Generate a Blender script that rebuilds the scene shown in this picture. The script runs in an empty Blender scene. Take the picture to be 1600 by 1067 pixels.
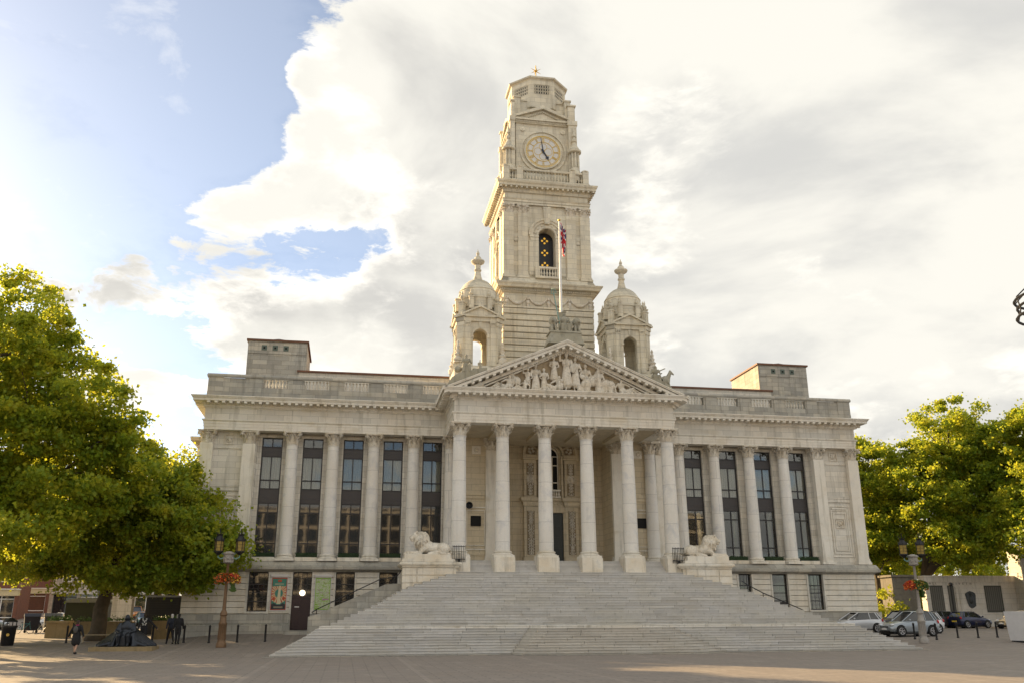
import bpy, math, random
import numpy as np
from mathutils import Vector, Matrix, noise
R = math.radians
PI = math.pi
random.seed(7)
SC = bpy.context.scene
COL = SC.collection

# ------------------------------------------------------------------ camera
cam_d = bpy.data.cameras.new('camera')
cam = bpy.data.objects.new('camera', cam_d)
COL.objects.link(cam)
yaw, pitch, roll = R(10.285), R(17.1665), R(-0.2353)
_f = Vector((math.sin(yaw)*math.cos(pitch), math.cos(yaw)*math.cos(pitch), math.sin(pitch)))
_r = Vector((math.cos(yaw), -math.sin(yaw), 0)); _u = _r.cross(_f)
_r2 = _r*math.cos(roll)+_u*math.sin(roll); _u2 = -_r*math.sin(roll)+_u*math.cos(roll)
cam.matrix_world = Matrix(((_r2.x, _u2.x, -_f.x, -14.754), (_r2.y, _u2.y, -_f.y, -60.367),
                           (_r2.z, _u2.z, -_f.z, 1.947), (0, 0, 0, 1)))
cam_d.sensor_width = 36; cam_d.lens = 36*1390.37/1600
cam_d.clip_start = .1; cam_d.clip_end = 3000
SC.camera = cam

# ------------------------------------------------------------------ world, sun, exposure
SUN_AZ, SUN_EL = R(-42), R(19)      # azimuth clockwise from +Y
sun_dir = Vector((math.sin(SUN_AZ)*math.cos(SUN_EL), math.cos(SUN_AZ)*math.cos(SUN_EL), math.sin(SUN_EL)))
W = bpy.data.worlds.new('World'); SC.world = W; W.use_nodes = True
nt = W.node_tree; N = nt.nodes; L = nt.links
for n in list(N): N.remove(n)
def nd(t, **k):
    n = N.new(t)
    for a, b in k.items(): setattr(n, a, b)
    return n
def val(x, sock):
    if isinstance(x, (int, float)): sock.default_value = x
    else: L.new(x, sock)
def mth(op, a, b=0.0, c=None, clamp=False):
    n = nd('ShaderNodeMath', operation=op); n.use_clamp = clamp
    val(a, n.inputs[0]); val(b, n.inputs[1])
    if c is not None: val(c, n.inputs[2])
    return n.outputs[0]
def maprange(x, a, b, c, d):
    n = nd('ShaderNodeMapRange'); n.interpolation_type = 'SMOOTHSTEP'
    val(x, n.inputs[0])
    for i, v in enumerate((a, b, c, d)): n.inputs[i+1].default_value = v
    return n.outputs[0]
def mixc(f, a, b):
    n = nd('ShaderNodeMix', data_type='RGBA')
    val(f, n.inputs[0])
    for s, x in ((n.inputs[6], a), (n.inputs[7], b)):
        if isinstance(x, tuple): s.default_value = (*x, 1)
        else: L.new(x, s)
    return n.outputs[2]
sky = nd('ShaderNodeTexSky', sky_type='NISHITA')
sky.sun_disc = False; sky.sun_elevation = SUN_EL; sky.sun_rotation = SUN_AZ
sky.air_density = .8; sky.dust_density = .6; sky.ozone_density = 1.2
tc = nd('ShaderNodeTexCoord')
DIR = tc.outputs['Generated']
sep = nd('ShaderNodeSeparateXYZ'); L.new(DIR, sep.inputs[0])
zz = mth('MAXIMUM', mth('ADD', sep.outputs[2], .35), .12)
cmb = nd('ShaderNodeCombineXYZ')
L.new(mth('DIVIDE', sep.outputs[0], zz), cmb.inputs[0]); L.new(mth('DIVIDE', sep.outputs[1], zz), cmb.inputs[1])
L.new(mth('MULTIPLY', sep.outputs[2], 1.6), cmb.inputs[2])
def fbm(scale, detail, rough, off, dist=0.0):
    m = nd('ShaderNodeMapping'); L.new(cmb.outputs[0], m.inputs[0]); m.inputs['Location'].default_value = off
    n = nd('ShaderNodeTexNoise'); L.new(m.outputs[0], n.inputs['Vector'])
    n.inputs['Scale'].default_value = scale; n.inputs['Detail'].default_value = detail
    n.inputs['Roughness'].default_value = rough; n.inputs['Distortion'].default_value = dist
    return n.outputs[0]
def blob(px, py, r0, r1, w):
    # a cloud bank (w > 0) or a clear gap (w < 0) around one direction of the sky
    d = (_f + _r2*((px-800)/1390.37) - _u2*((py-533.5)/1390.37)).normalized()
    n = nd('ShaderNodeVectorMath', operation='DISTANCE'); L.new(DIR, n.inputs[0]); n.inputs[1].default_value = d
    return maprange(n.outputs['Value'], r0, r1, w, 0.0)
BL = [(100, 110, .03, .26, -.34), (330, 70, .02, .14, -.26), (700, 292, .01, .06, .12), (490, 405, .012, .075, -.42), (400, 400, .01, .055, -.30), (570, 395, .01, .05, -.25),
      (300, 195, .02, .10, -.36), (110, 330, .01, .08, -.34), (350, 240, .01, .05, -.2), (570, 215, .004, .07, -.22), (400, 250, .01, .05, -.14), (720, 290, .003, .03, -.12), (600, 385, .003, .035, -.10), (960, 170, .003, .05, -.12), (395, 170, .01, .06, -.34), (440, 10, .01, .09, -.22),
      (350, 335, .02, .085, .22), (230, 280, .01, .04, .16), (510, 325, .01, .045, .16), (480, 120, .006, .035, .34), (640, 110, .03, .10, .20), (760, 180, .05, .20, .20), (1250, 320, .34, .75, .44),
      (20, 360, .01, .05, .26), (450, 500, .03, .11, .18), (640, 450, .02, .09, .14), (230, 440, .02, .06, .18), (90, 480, .02, .12, .14), (1400, 60, .05, .3, .2), (1100, 495, .02, .10, .22), (1465, 578, .02, .08, .22)]
vv = nd('ShaderNodeVectorMath', operation='DOT_PRODUCT'); L.new(DIR, vv.inputs[0]); vv.inputs[1].default_value = _f; vf = vv.outputs['Value']
dens = mth('ADD', mth('MULTIPLY', mth('SUBTRACT', fbm(3.4, 12, .63, (3.1, 1.7, .4), .25), .5), 1.9), .5)
dens = mth('ADD', dens, mth('MULTIPLY', mth('SUBTRACT', fbm(12, 9, .62, (1.1, 6.3, 2.4), .5), .5), .75))
for b in BL: dens = mth('ADD', dens, blob(*b))
dens = mth('ADD', dens, maprange(vf, .80, .55, 0, .2))
mask = maprange(dens, .46, .64, 0, 1)
wisp = maprange(fbm(6.0, 7, .62, (.3, 4.2, 1.0), .4), .42, .75, 0, .35)
mask = mth('MAXIMUM', mth('MAXIMUM', mask, wisp), .16)
lump = fbm(2.4, 9, .58, (7.7, 2.2, 5.1), .35)
thick = maprange(mth('ADD', mth('MULTIPLY', dens, .42), mth('MULTIPLY', lump, .95)), .62, .86, 0, 1)
# forward scattering: cloud glows towards the sun
vs = nd('ShaderNodeVectorMath', operation='DOT_PRODUCT'); L.new(DIR, vs.inputs[0]); vs.inputs[1].default_value = sun_dir
glow = maprange(vs.outputs['Value'], .45, .98, 0, 1)
lit = mixc(glow, (.91, .875, .785), (1.06, 1.01, .91))
core = mixc(glow, (.51, .505, .485), (.49, .475, .445))
core = mixc(maprange(fbm(1.7, 7, .55, (2.2, 9.1, 3.3), .3), .41, .58, 0, 1), core, (.71, .69, .63))
ccol = mixc(thick, lit, core)
SKY_STR = .07
sk = nd('ShaderNodeVectorMath', operation='SCALE'); L.new(sky.outputs[0], sk.inputs[0]); sk.inputs['Scale'].default_value = 1.0
bgs = nd('ShaderNodeBackground'); L.new(sk.outputs[0], bgs.inputs[0]); bgs.inputs[1].default_value = SKY_STR
bgc = nd('ShaderNodeBackground'); L.new(ccol, bgc.inputs[0]); bgc.inputs[1].default_value = .55
mx = nd('ShaderNodeMixShader'); L.new(mask, mx.inputs[0]); L.new(bgs.outputs[0], mx.inputs[1]); L.new(bgc.outputs[0], mx.inputs[2])
wo = nd('ShaderNodeOutputWorld'); L.new(mx.outputs[0], wo.inputs[0])
sd = bpy.data.lights.new('sun', 'SUN'); sd.energy = 5.0; sd.angle = R(.5); sd.color = (1, .70, .36)
sun = bpy.data.objects.new('sun', sd); COL.objects.link(sun)
sun.rotation_euler = sun_dir.to_track_quat('Z', 'Y').to_euler()
SC.view_settings.view_transform = 'Standard'; SC.view_settings.look = 'None'
SC.view_settings.exposure = 1.36; SC.view_settings.gamma = 1; SC.view_settings.use_curve_mapping = False
SC.render.engine = 'CYCLES'
SC.cycles.use_denoising = True
SC.cycles.max_bounces = 6; SC.cycles.diffuse_bounces = 4; SC.cycles.glossy_bounces = 3
SC.cycles.transmission_bounces = 4; SC.cycles.transparent_max_bounces = 6

# ------------------------------------------------------------------ helpers
class MB:
    def __init__(s): s.v = []; s.f = []; s.m = []; s.T = None
    def add(s, vs, fs, m=0):
        b = len(s.v)
        if s.T is not None: vs = [tuple(s.T @ Vector(p)) for p in vs]
        s.v += vs; s.f += [tuple(b+i for i in f) for f in fs]; s.m += [m]*len(fs)
    def box(s, x0, x1, y0, y1, z0, z1, m=0):
        s.add([(x0,y0,z0),(x1,y0,z0),(x1,y1,z0),(x0,y1,z0),(x0,y0,z1),(x1,y0,z1),(x1,y1,z1),(x0,y1,z1)],
              [(0,3,2,1),(4,5,6,7),(0,1,5,4),(1,2,6,5),(2,3,7,6),(3,0,4,7)], m)
    def cbox(s, c, sx, sy, sz, rz=0, m=0):   # centred at c (x,y), z0=c[2]
        T = s.T; M = Matrix.Translation(Vector(c)) @ Matrix.Rotation(rz, 4, 'Z')
        s.T = M if T is None else T @ M
        s.box(-sx/2, sx/2, -sy/2, sy/2, 0, sz, m); s.T = T
    def frustum(s, x0, x1, y0, y1, z0, X0, X1, Y0, Y1, z1, m=0):
        s.add([(x0,y0,z0),(x1,y0,z0),(x1,y1,z0),(x0,y1,z0),(X0,Y0,z1),(X1,Y0,z1),(X1,Y1,z1),(X0,Y1,z1)],
              [(0,3,2,1),(4,5,6,7),(0,1,5,4),(1,2,6,5),(2,3,7,6),(3,0,4,7)], m)
    def prism(s, poly, a, b, ax='z', m=0):
        n = len(poly)
        if ax == 'z': f = lambda p, h: (p[0], p[1], h)
        elif ax == 'y': f = lambda p, h: (p[0], h, p[1])
        else: f = lambda p, h: (h, p[0], p[1])
        s.add([f(p, a) for p in poly]+[f(p, b) for p in poly],
              [tuple(range(n-1, -1, -1)), tuple(range(n, 2*n))]+[(i, (i+1) % n, n+(i+1) % n, n+i) for i in range(n)], m)
    def sweep(s, prof, path, closed=False, m=0):
        # prof: (out, z) bottom to top; path: (x,y) with the outside on its right hand side
        n = len(path); P = [Vector(p) for p in path]; dirs = []
        for i in range(n):
            def nrm(a, b):
                d = (b-a).normalized(); return Vector((d.y, -d.x))
            if closed or 0 < i < n-1:
                n1 = nrm(P[i-1], P[i]); n2 = nrm(P[i], P[(i+1) % n]); k = n1+n2
                dirs.append(k/max(.2, k.dot(n1)))
            elif i == 0: dirs.append(nrm(P[0], P[1]))
            else: dirs.append(nrm(P[-2], P[-1]))
        vs = [(P[i].x+dirs[i].x*o, P[i].y+dirs[i].y*o, z) for i in range(n) for (o, z) in prof]
        k = len(prof); fs = []
        for i in range(n if closed else n-1):
            j = (i+1) % n
            for q in range(k-1): fs.append((i*k+q, j*k+q, j*k+q+1, i*k+q+1))
        if not closed: fs += [tuple(range(k-1, -1, -1)), tuple((n-1)*k+q for q in range(k))]
        s.add(vs, fs, m)
    def lathe(s, prof, c=(0,0), n=16, m=0, ph=0.0):
        vs = []; k = len(prof)
        for i in range(n):
            a = 2*PI*i/n+ph
            vs += [(c[0]+r*math.cos(a), c[1]+r*math.sin(a), z) for r, z in prof]
        fs = [(i*k+q, ((i+1) % n)*k+q, ((i+1) % n)*k+q+1, i*k+q+1) for i in range(n) for q in range(k-1)]
        fs.append(tuple(i*k+k-1 for i in range(n))); fs.append(tuple(i*k for i in range(n-1, -1, -1)))
        s.add(vs, fs, m)
    def tube(s, pts, rad, n=8, m=0, cap=True):
        pts = [Vector(p) for p in pts]
        if not isinstance(rad, (list, tuple)): rad = [rad]*len(pts)
        vs = []; ref = None
        for i, p in enumerate(pts):
            d = (pts[min(i+1, len(pts)-1)]-pts[max(i-1, 0)]).normalized()
            if ref is None: ref = Vector((0,0,1)) if abs(d.z) < .9 else Vector((1,0,0))
            a = d.cross(ref).normalized(); b = d.cross(a); ref = -b if False else ref
            vs += [tuple(p+(a*math.cos(2*PI*q/n)+b*math.sin(2*PI*q/n))*rad[i]) for q in range(n)]
        fs = [(i*n+q, i*n+(q+1) % n, (i+1)*n+(q+1) % n, (i+1)*n+q) for i in range(len(pts)-1) for q in range(n)]
        if cap: fs += [tuple(range(n-1, -1, -1)), tuple((len(pts)-1)*n+q for q in range(n))]
        s.add(vs, fs, m)
    def ell(s, c, r, n=8, k=5, rot=None, m=0):
        vs = []; c = Vector(c); M = rot if rot is not None else Matrix.Identity(3)
        if isinstance(r, (int, float)): r = (r, r, r)
        vs.append(tuple(c+M @ Vector((0,0,-r[2]))))
        for j in range(1, k):
            t = PI*j/k
            for i in range(n):
                a = 2*PI*i/n
                vs.append(tuple(c+M @ Vector((r[0]*math.sin(t)*math.cos(a), r[1]*math.sin(t)*math.sin(a), -r[2]*math.cos(t)))))
        vs.append(tuple(c+M @ Vector((0,0,r[2]))))
        fs = [(0, 1+(i+1) % n, 1+i) for i in range(n)]
        for j in range(k-2):
            fs += [(1+j*n+i, 1+j*n+(i+1) % n, 1+(j+1)*n+(i+1) % n, 1+(j+1)*n+i) for i in range(n)]
        e = len(vs)-1; fs += [(1+(k-2)*n+i, 1+(k-2)*n+(i+1) % n, e) for i in range(n)]
        s.add(vs, fs, m)
    def limb(s, a, b, ra, rb, n=8):
        a = Vector(a); b = Vector(b)
        s.tube([a, (a+b)/2, b], [ra, (ra+rb)/2*1.03, rb], n); s.ell(a, ra, n, 5); s.ell(b, rb, n, 5)
    def arch(s, cx, z, r0, r1, y0, y1, n=16, a0=0.0, a1=PI, m=0):
        # archivolt ring in the XZ plane
        vs = []; 
        for i in range(n+1):
            a = a0+(a1-a0)*i/n; c, d = math.cos(a), math.sin(a)
            vs += [(cx+r0*c, y0, z+r0*d), (cx+r1*c, y0, z+r1*d), (cx+r1*c, y1, z+r1*d), (cx+r0*c, y1, z+r0*d)]
        fs = [(i*4+q, i*4+(q+1) % 4, i*4+4+(q+1) % 4, i*4+4+q) for i in range(n) for q in range(4)]
        fs += [(3,2,1,0), tuple(n*4+q for q in range(4))]
        s.add(vs, fs, m)
    def wall_arch(s, x0, x1, z0, z1, cx, w, zs, y0, y1, sill=None, n=12, m=0):
        # wall with an arched opening of half width w, springing at zs
        sill = z0 if sill is None else sill
        s.box(x0, cx-w, y0, y1, z0, z1, m); s.box(cx+w, x1, y0, y1, z0, z1, m)
        if sill > z0: s.box(cx-w, cx+w, y0, y1, z0, sill, m)
        for i in range(n):
            a, b = PI-PI*i/n, PI-PI*(i+1)/n
            xa, xb = cx+w*math.cos(a), cx+w*math.cos(b)
            s.prism([(xa, zs+w*math.sin(a)), (xb, zs+w*math.sin(b)), (xb, z1), (xa, z1)], y0, y1, 'y', m)
    def build(s, name, mats, parent=None, smooth=False, label=None, kind=None, remesh=None, loc=None):
        me = bpy.data.meshes.new(name); me.from_pydata(s.v, [], s.f)
        if not isinstance(mats, (list, tuple)): mats = [mats]
        for x in mats: me.materials.append(x)
        me.polygons.foreach_set('material_index', s.m)
        o = bpy.data.objects.new(name, me); COL.objects.link(o)
        if remesh:
            md = o.modifiers.new('r', 'REMESH'); md.mode = 'VOXEL'; md.voxel_size = remesh; md.use_smooth_shade = True
            sm = o.modifiers.new('s', 'SMOOTH'); sm.factor = .5; sm.iterations = 2
            dg = bpy.context.evaluated_depsgraph_get()
            m2 = bpy.data.meshes.new_from_object(o.evaluated_get(dg)); o.modifiers.clear(); o.data = m2
            bpy.data.meshes.remove(me); me = m2
            for x in mats:
                if not me.materials: me.materials.append(x)
            me.polygons.foreach_set('use_smooth', [True]*len(me.polygons))
        elif smooth:
            me.polygons.foreach_set('use_smooth', [True]*len(me.polygons))
            if smooth != 'all': me.set_sharp_from_angle(angle=R(38))
        me.update()
        if parent is not None: o.parent = parent
        if label: o['label'] = label
        if kind: o['kind'] = kind
        if loc: o.location = loc
        return o
def thing(name, label, cat, loc=(0,0,0), rz=0.0, group=None):
    o = bpy.data.objects.new(name, None); COL.objects.link(o); o.location = loc; o.rotation_euler = (0,0,rz)
    o.empty_display_size = .3
    o['label'] = label; o['category'] = cat
    if group: o['group'] = group
    return o
def tag(o, label, cat, group=None):
    o['label'] = label; o['category'] = cat
    if group: o['group'] = group
    return o
def inst(o, parent=None, loc=None, rz=None, scale=None, name=None):
    c = o.copy(); COL.objects.link(c); c.parent = parent
    if name: c.name = name
    if loc is not None: c.location = loc
    if rz is not None: c.rotation_euler = (0,0,rz)
    if scale is not None: c.scale = scale
    for ch in o.children:
        inst(ch, c)
    return c
def sstep(a, b, x):
    t = min(1, max(0, (x-a)/(b-a))); return t*t*(3-2*t)
def gz(x, y):
    c = np.interp(y, [-11, -3, 0, 4.9, 30], [0, .3, .5, .95, 1.0])
    l = np.interp(y, [-11, -3, 5, 25, 45, 70, 110, 200], [0, .35, .5, .75, 1.1, 2.0, 3.2, 4])
    r = np.interp(y, [-11, -3, 5, 15, 30], [.1, .45, .7, .8, .95])
    a = 1-sstep(-28, -22, x); b = sstep(18, 25, x)
    return float(c*(1-a)*(1-b)+l*a+r*b)

# ------------------------------------------------------------------ materials
class MN:
    def __init__(s, name):
        s.mat = bpy.data.materials.new(name); s.mat.use_nodes = True; s.t = s.mat.node_tree
        s.b = s.t.nodes['Principled BSDF']; s.o = s.t.nodes['Material Output']
        s.tc = s.t.nodes.new('ShaderNodeTexCoord'); s.geo = s.t.nodes.new('ShaderNodeNewGeometry')
    def n(s, t, **k):
        x = s.t.nodes.new(t)
        for a, b in k.items(): setattr(x, a, b)
        return x
    def l(s, a, b): s.t.links.new(a, b)
    def noise(s, scale, detail=5, rough=.55, vec=None, sc3=None, dist=0):
        x = s.n('ShaderNodeTexNoise'); x.inputs['Scale'].default_value = scale; x.inputs['Detail'].default_value = detail
        x.inputs['Roughness'].default_value = rough; x.inputs['Distortion'].default_value = dist
        v = vec or s.geo.outputs['Position']
        if sc3:
            m = s.n('ShaderNodeMapping'); m.inputs['Scale'].default_value = sc3; s.l(v, m.inputs[0]); v = m.outputs[0]
        s.l(v, x.inputs['Vector']); return x.outputs[0]
    def rng(s, x, a, b, c=0., d=1.):
        m = s.n('ShaderNodeMapRange'); s.l(x, m.inputs[0])
        for i, v in enumerate((a, b, c, d)): m.inputs[i+1].default_value = v
        return m.outputs[0]
    def mix(s, f, a, b, bt='MIX'):
        m = s.n('ShaderNodeMix', data_type='RGBA', blend_type=bt)
        if isinstance(f, (int, float)): m.inputs[0].default_value = f
        else: s.l(f, m.inputs[0])
        for k, x in ((6, a), (7, b)):
            if isinstance(x, (tuple, list)): m.inputs[k].default_value = (*x[:3], 1)
            else: s.l(x, m.inputs[k])
        return m.outputs[2]
    def math(s, op, a, b=0.):
        m = s.n('ShaderNodeMath', operation=op)
        for k, x in ((0, a), (1, b)):
            if isinstance(x, (int, float)): m.inputs[k].default_value = x
            else: s.l(x, m.inputs[k])
        return m.outputs[0]
    def bump(s, h, st=.3, d=.02, nrm=None):
        b = s.n('ShaderNodeBump'); b.inputs['Strength'].default_value = st; b.inputs['Distance'].default_value = d
        s.l(h, b.inputs['Height'])
        if nrm is not None: s.l(nrm, b.inputs['Normal'])
        return b.outputs[0]
    def setc(s, c):
        if isinstance(c, (tuple, list)): s.b.inputs['Base Color'].default_value = (*c[:3], 1)
        else: s.l(c, s.b.inputs['Base Color'])
    def rough(s, r): s.b.inputs['Roughness'].default_value = r

def simple(name, c, rough=.6, metal=0., var=.12, vs=6., bump=0.):
    m = MN(name); n = m.noise(vs, 4)
    m.setc(m.mix(n, [x*(1-var) for x in c], [min(1, x*(1+var)) for x in c]))
    m.rough(rough); m.b.inputs['Metallic'].default_value = metal
    if bump: m.l(m.bump(n, bump, .01), m.b.inputs['Normal'])
    return m.mat

def stone(name, base, warm, grey, dirt=.5, block=None, vscale=1.0, topdirt=.85, island=False, streak=.62):
    m = MN(name)
    big = m.noise(.35*vscale, 6, .6)
    c = m.mix(m.rng(big, .35, .65), base, warm)
    med = m.noise(1.3*vscale, 6, .65, dist=.4)
    c = m.mix(m.rng(med, .52, .72, 0, dirt), c, grey)
    # rain streaks: noise stretched down the wall
    st = m.noise(1.0, 5, .6, sc3=(2.6, 2.6, .22))
    c = m.mix(m.rng(st, .52, .74, 0, streak), c, [grey[0]*.50, grey[1]*.46, grey[2]*.38])
    blot = m.noise(.55, 4, .5, sc3=(1, 1, 2.2))
    c = m.mix(m.rng(blot, .58, .7, 0, streak*.7), c, [base[0]*.72, base[1]*.64, base[2]*.50])
    # soot and lichen on ledges and tops of the stones
    sep = m.n('ShaderNodeSeparateXYZ'); m.l(m.geo.outputs['True Normal'], sep.inputs[0])
    up = m.rng(sep.outputs[2], .35, .9, 0, topdirt)
    lich = m.noise(3.2, 5, .7)
    up = m.math('MULTIPLY', up, m.rng(lich, .3, .62, .25, 1))
    c = m.mix(up, c, (.10, .097, .065))
    fine = m.noise(14, 5, .7)
    c = m.mix(m.rng(fine, .3, .7, 0, .22), c, [x*.6 for x in grey])
    if island:
        oi = m.n('ShaderNodeObjectInfo')
        rp = m.math('FRACT', m.math('ADD', m.geo.outputs['Random Per Island'], oi.outputs['Random']))
        c = m.mix(m.rng(rp, 0, 1, 0, .42), c, [x*.7 for x in grey])
        c = m.mix(m.rng(rp, .85, 1, 0, .25), c, (.48, .42, .34))
    bn = m.bump(fine, .25, .01)
    if block:
        bw, bh, amt = block
        br = m.n('ShaderNodeTexBrick'); br.inputs['Scale'].default_value = 1
        br.inputs['Brick Width'].default_value = bw; br.inputs['Row Height'].default_value = bh
        br.inputs['Mortar Size'].default_value = .012; br.inputs['Mortar Smooth'].default_value = .3
        br.inputs['Color1'].default_value = (0,0,0,1); br.inputs['Color2'].default_value = (1,1,1,1); br.inputs['Mortar'].default_value = (.5,.5,.5,1)
        sp = m.n('ShaderNodeSeparateXYZ'); m.l(m.geo.outputs['Position'], sp.inputs[0])
        cb = m.n('ShaderNodeCombineXYZ'); m.l(m.math('ADD', sp.outputs[0], sp.outputs[1]), cb.inputs[0]); m.l(sp.outputs[2], cb.inputs[1])
        m.l(cb.outputs[0], br.inputs['Vector'])
        c = m.mix(m.math('MULTIPLY', br.outputs['Color'], amt), c, [x*.66 for x in grey])
        c = m.mix(m.math('MULTIPLY', br.outputs['Fac'], .55), c, [x*.35 for x in grey])
        bn = m.bump(m.math('SUBTRACT', 1.0, br.outputs['Fac']), .4, .012, bn)
    m.setc(c); m.l(bn, m.b.inputs['Normal']); m.rough(.85)
    return m.mat
S_WALL = stone('limestone_ashlar', (.81,.78,.71), (.77,.71,.61), (.58,.57,.53), .45, (1.25, .42, .36))
S_TRIM = stone('limestone_trim', (.83,.80,.73), (.78,.72,.62), (.58,.57,.52), .45, None)
S_COLM = stone('limestone_column', (.84,.82,.78), (.78,.74,.67), (.54,.55,.58), .7, (3.0, 1.35, .12), .9, .5, False, .2)
S_CARV = stone('carved_limestone', (.82,.78,.70), (.70,.62,.50), (.30,.27,.22), .75, None, 5.0, .6)
S_GREY = stone('weathered_grey_stone', (.46,.45,.41), (.56,.51,.42), (.29,.29,.275), .65, (1.1, .36, .6))
S_TOWR = stone('tower_limestone', (.80,.75,.62), (.75,.67,.51), (.56,.53,.46), .45, (1.1, .45, .35))
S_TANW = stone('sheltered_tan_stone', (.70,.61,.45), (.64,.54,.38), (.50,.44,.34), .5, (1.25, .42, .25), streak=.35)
S_CARVBG = stone('dark_carving_ground', (.34,.28,.19), (.28,.22,.15), (.2,.17,.13), .5, None, 3.0)  # darker brown ground behind the raised carving
S_STEP2 = stone('warm_stair_stone', (.61,.59,.55), (.58,.54,.48), (.40,.38,.35), .55, None, 1.2, .12, True, .25)
S_TYMP = stone('tan_tympanum_stone', (.50,.41,.29), (.44,.35,.23), (.30,.26,.20), .5, None, 2.0)  # darker tan than the walls, ground behind the figures
S_LAND = stone('pale_landing_edge', (.84,.82,.78), (.80,.76,.68), (.6,.6,.58), .3, None)
S_STEP = stone('stair_stone', (.63,.62,.61), (.60,.58,.53), (.44,.44,.44), .55, None, 1.2, .12, True, .25)
S_PED = stone('pedestal_stone', (.82,.79,.72), (.75,.66,.52), (.50,.49,.46), .5, None, 1.5, .5)
S_MEM = stone('memorial_stone', (.80,.76,.71), (.74,.69,.62), (.5,.49,.47), .35, (1.4, .5, .15))
M_BRONZE = simple('dark_window_metal', (.035,.033,.035), .45, .3)
M_SPAN = simple('dark_spandrel', (.045,.040,.042), .35, .2)
M_BLACK = simple('black_paint', (.012,.012,.014), .45)
M_IRON = simple('wrought_iron', (.02,.02,.022), .5, .4)
M_HOLE = simple('dark_interior', (.008,.008,.008), .9)
M_COPPER = simple('copper_roof_edge', (.16,.075,.045), .7, .1, .4, 3)
M_LEAD = simple('lead_roof', (.22,.23,.24), .6)
M_GOLD = simple('gold_leaf', (.62,.42,.10), .4, .5)
M_CLOCKW = simple('opal_clock_glass', (.62,.61,.60), .35, 0, .06)
M_BLUE = simple('navy_clock_hand', (.015,.02,.045), .4)
M_HEDGE = simple('clipped_box_leaves', (.02,.045,.015), .8, 0, .5, 30, .5)
M_WHITE = simple('white_paint', (.75,.75,.74), .45, 0, .05)
M_ALU = simple('silver_frame', (.5,.5,.51), .4, .5, .05)
M_DOOR = simple('aubergine_door_paint', (.022,.008,.014), .35, 0, .3)
M_GDOOR = simple('dark_green_door_paint', (.012,.02,.02), .4)
M_VERD = simple('verdigris_copper', (.20,.36,.33), .7, .2)
M_BARK = simple('plane_tree_bark', (.085,.068,.048), .9, 0, .55, 3.0, .8)
M_CURT = simple('pale_curtain', (.62,.60,.54), .8, 0, .08)
M_BRASS = simple('lamp_glass_lit', (.8,.55,.12), .4)
M_LAMPP = simple('bronze_lamp_paint', (.16,.095,.05), .5, .3, .3)
M_LAMPG = simple('grey_lamp_paint', (.30,.28,.26), .5, .2, .3)
M_RUB = simple('rubber', (.015,.015,.016), .8)
M_RIM = simple('alloy_wheel', (.5,.5,.52), .3, .8)
M_CHROME = simple('headlamp_glass', (.6,.62,.66), .1, .3)
M_RED = simple('tail_lamp', (.45,.02,.02), .25)
M_PLW = simple('white_number_plate', (.7,.7,.7), .4)
M_PLY = simple('yellow_number_plate', (.7,.5,.05), .4)
M_SKIN = simple('skin', (.45,.27,.19), .55)
M_BRICK = stone('red_brickwork', (.28,.10,.055), (.22,.08,.05), (.16,.09,.07), .4, (.23, .075, .5))
def glassm(name, tint=(.02,.022,.025), rough=.03):
    m = MN(name); m.setc(tint); m.rough(rough); m.b.inputs['Specular IOR Level'].default_value = .9
    n = m.noise(.9, 2); m.l(m.bump(n, .04, .02), m.b.inputs['Normal'])
    return m.mat
M_GLASS = glassm('window_glass')
def clearglass():
    m = MN('clear_pane'); t = m.n('ShaderNodeBsdfTransparent'); g = m.n('ShaderNodeBsdfGlossy'); g.inputs['Roughness'].default_value = .03
    t.inputs[0].default_value = (.78,.80,.78,1)
    fr = m.n('ShaderNodeFresnel'); fr.inputs[0].default_value = 1.6
    nn = m.bump(m.noise(.8, 2), .05, .03); m.l(nn, g.inputs['Normal'])
    ms = m.n('ShaderNodeMixShader'); m.l(m.math('ADD', m.math('MULTIPLY', fr.outputs[0], 1.1), .03), ms.inputs[0])
    m.l(t.outputs[0], ms.inputs[1]); m.l(g.outputs[0], ms.inputs[2]); m.l(ms.outputs[0], m.o.inputs[0]); return m.mat
M_CLEAR = clearglass()
def emis(name, c, s):
    m = MN(name); m.setc(c); m.b.inputs['Emission Color'].default_value = (*c, 1); m.b.inputs['Emission Strength'].default_value = s
    return m.mat
M_LAMPON = emis('lit_lamp', (1., .85, .6), 1.4)
M_LANT = emis('amber_lantern_glass', (.42, .29, .06), .03)

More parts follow.
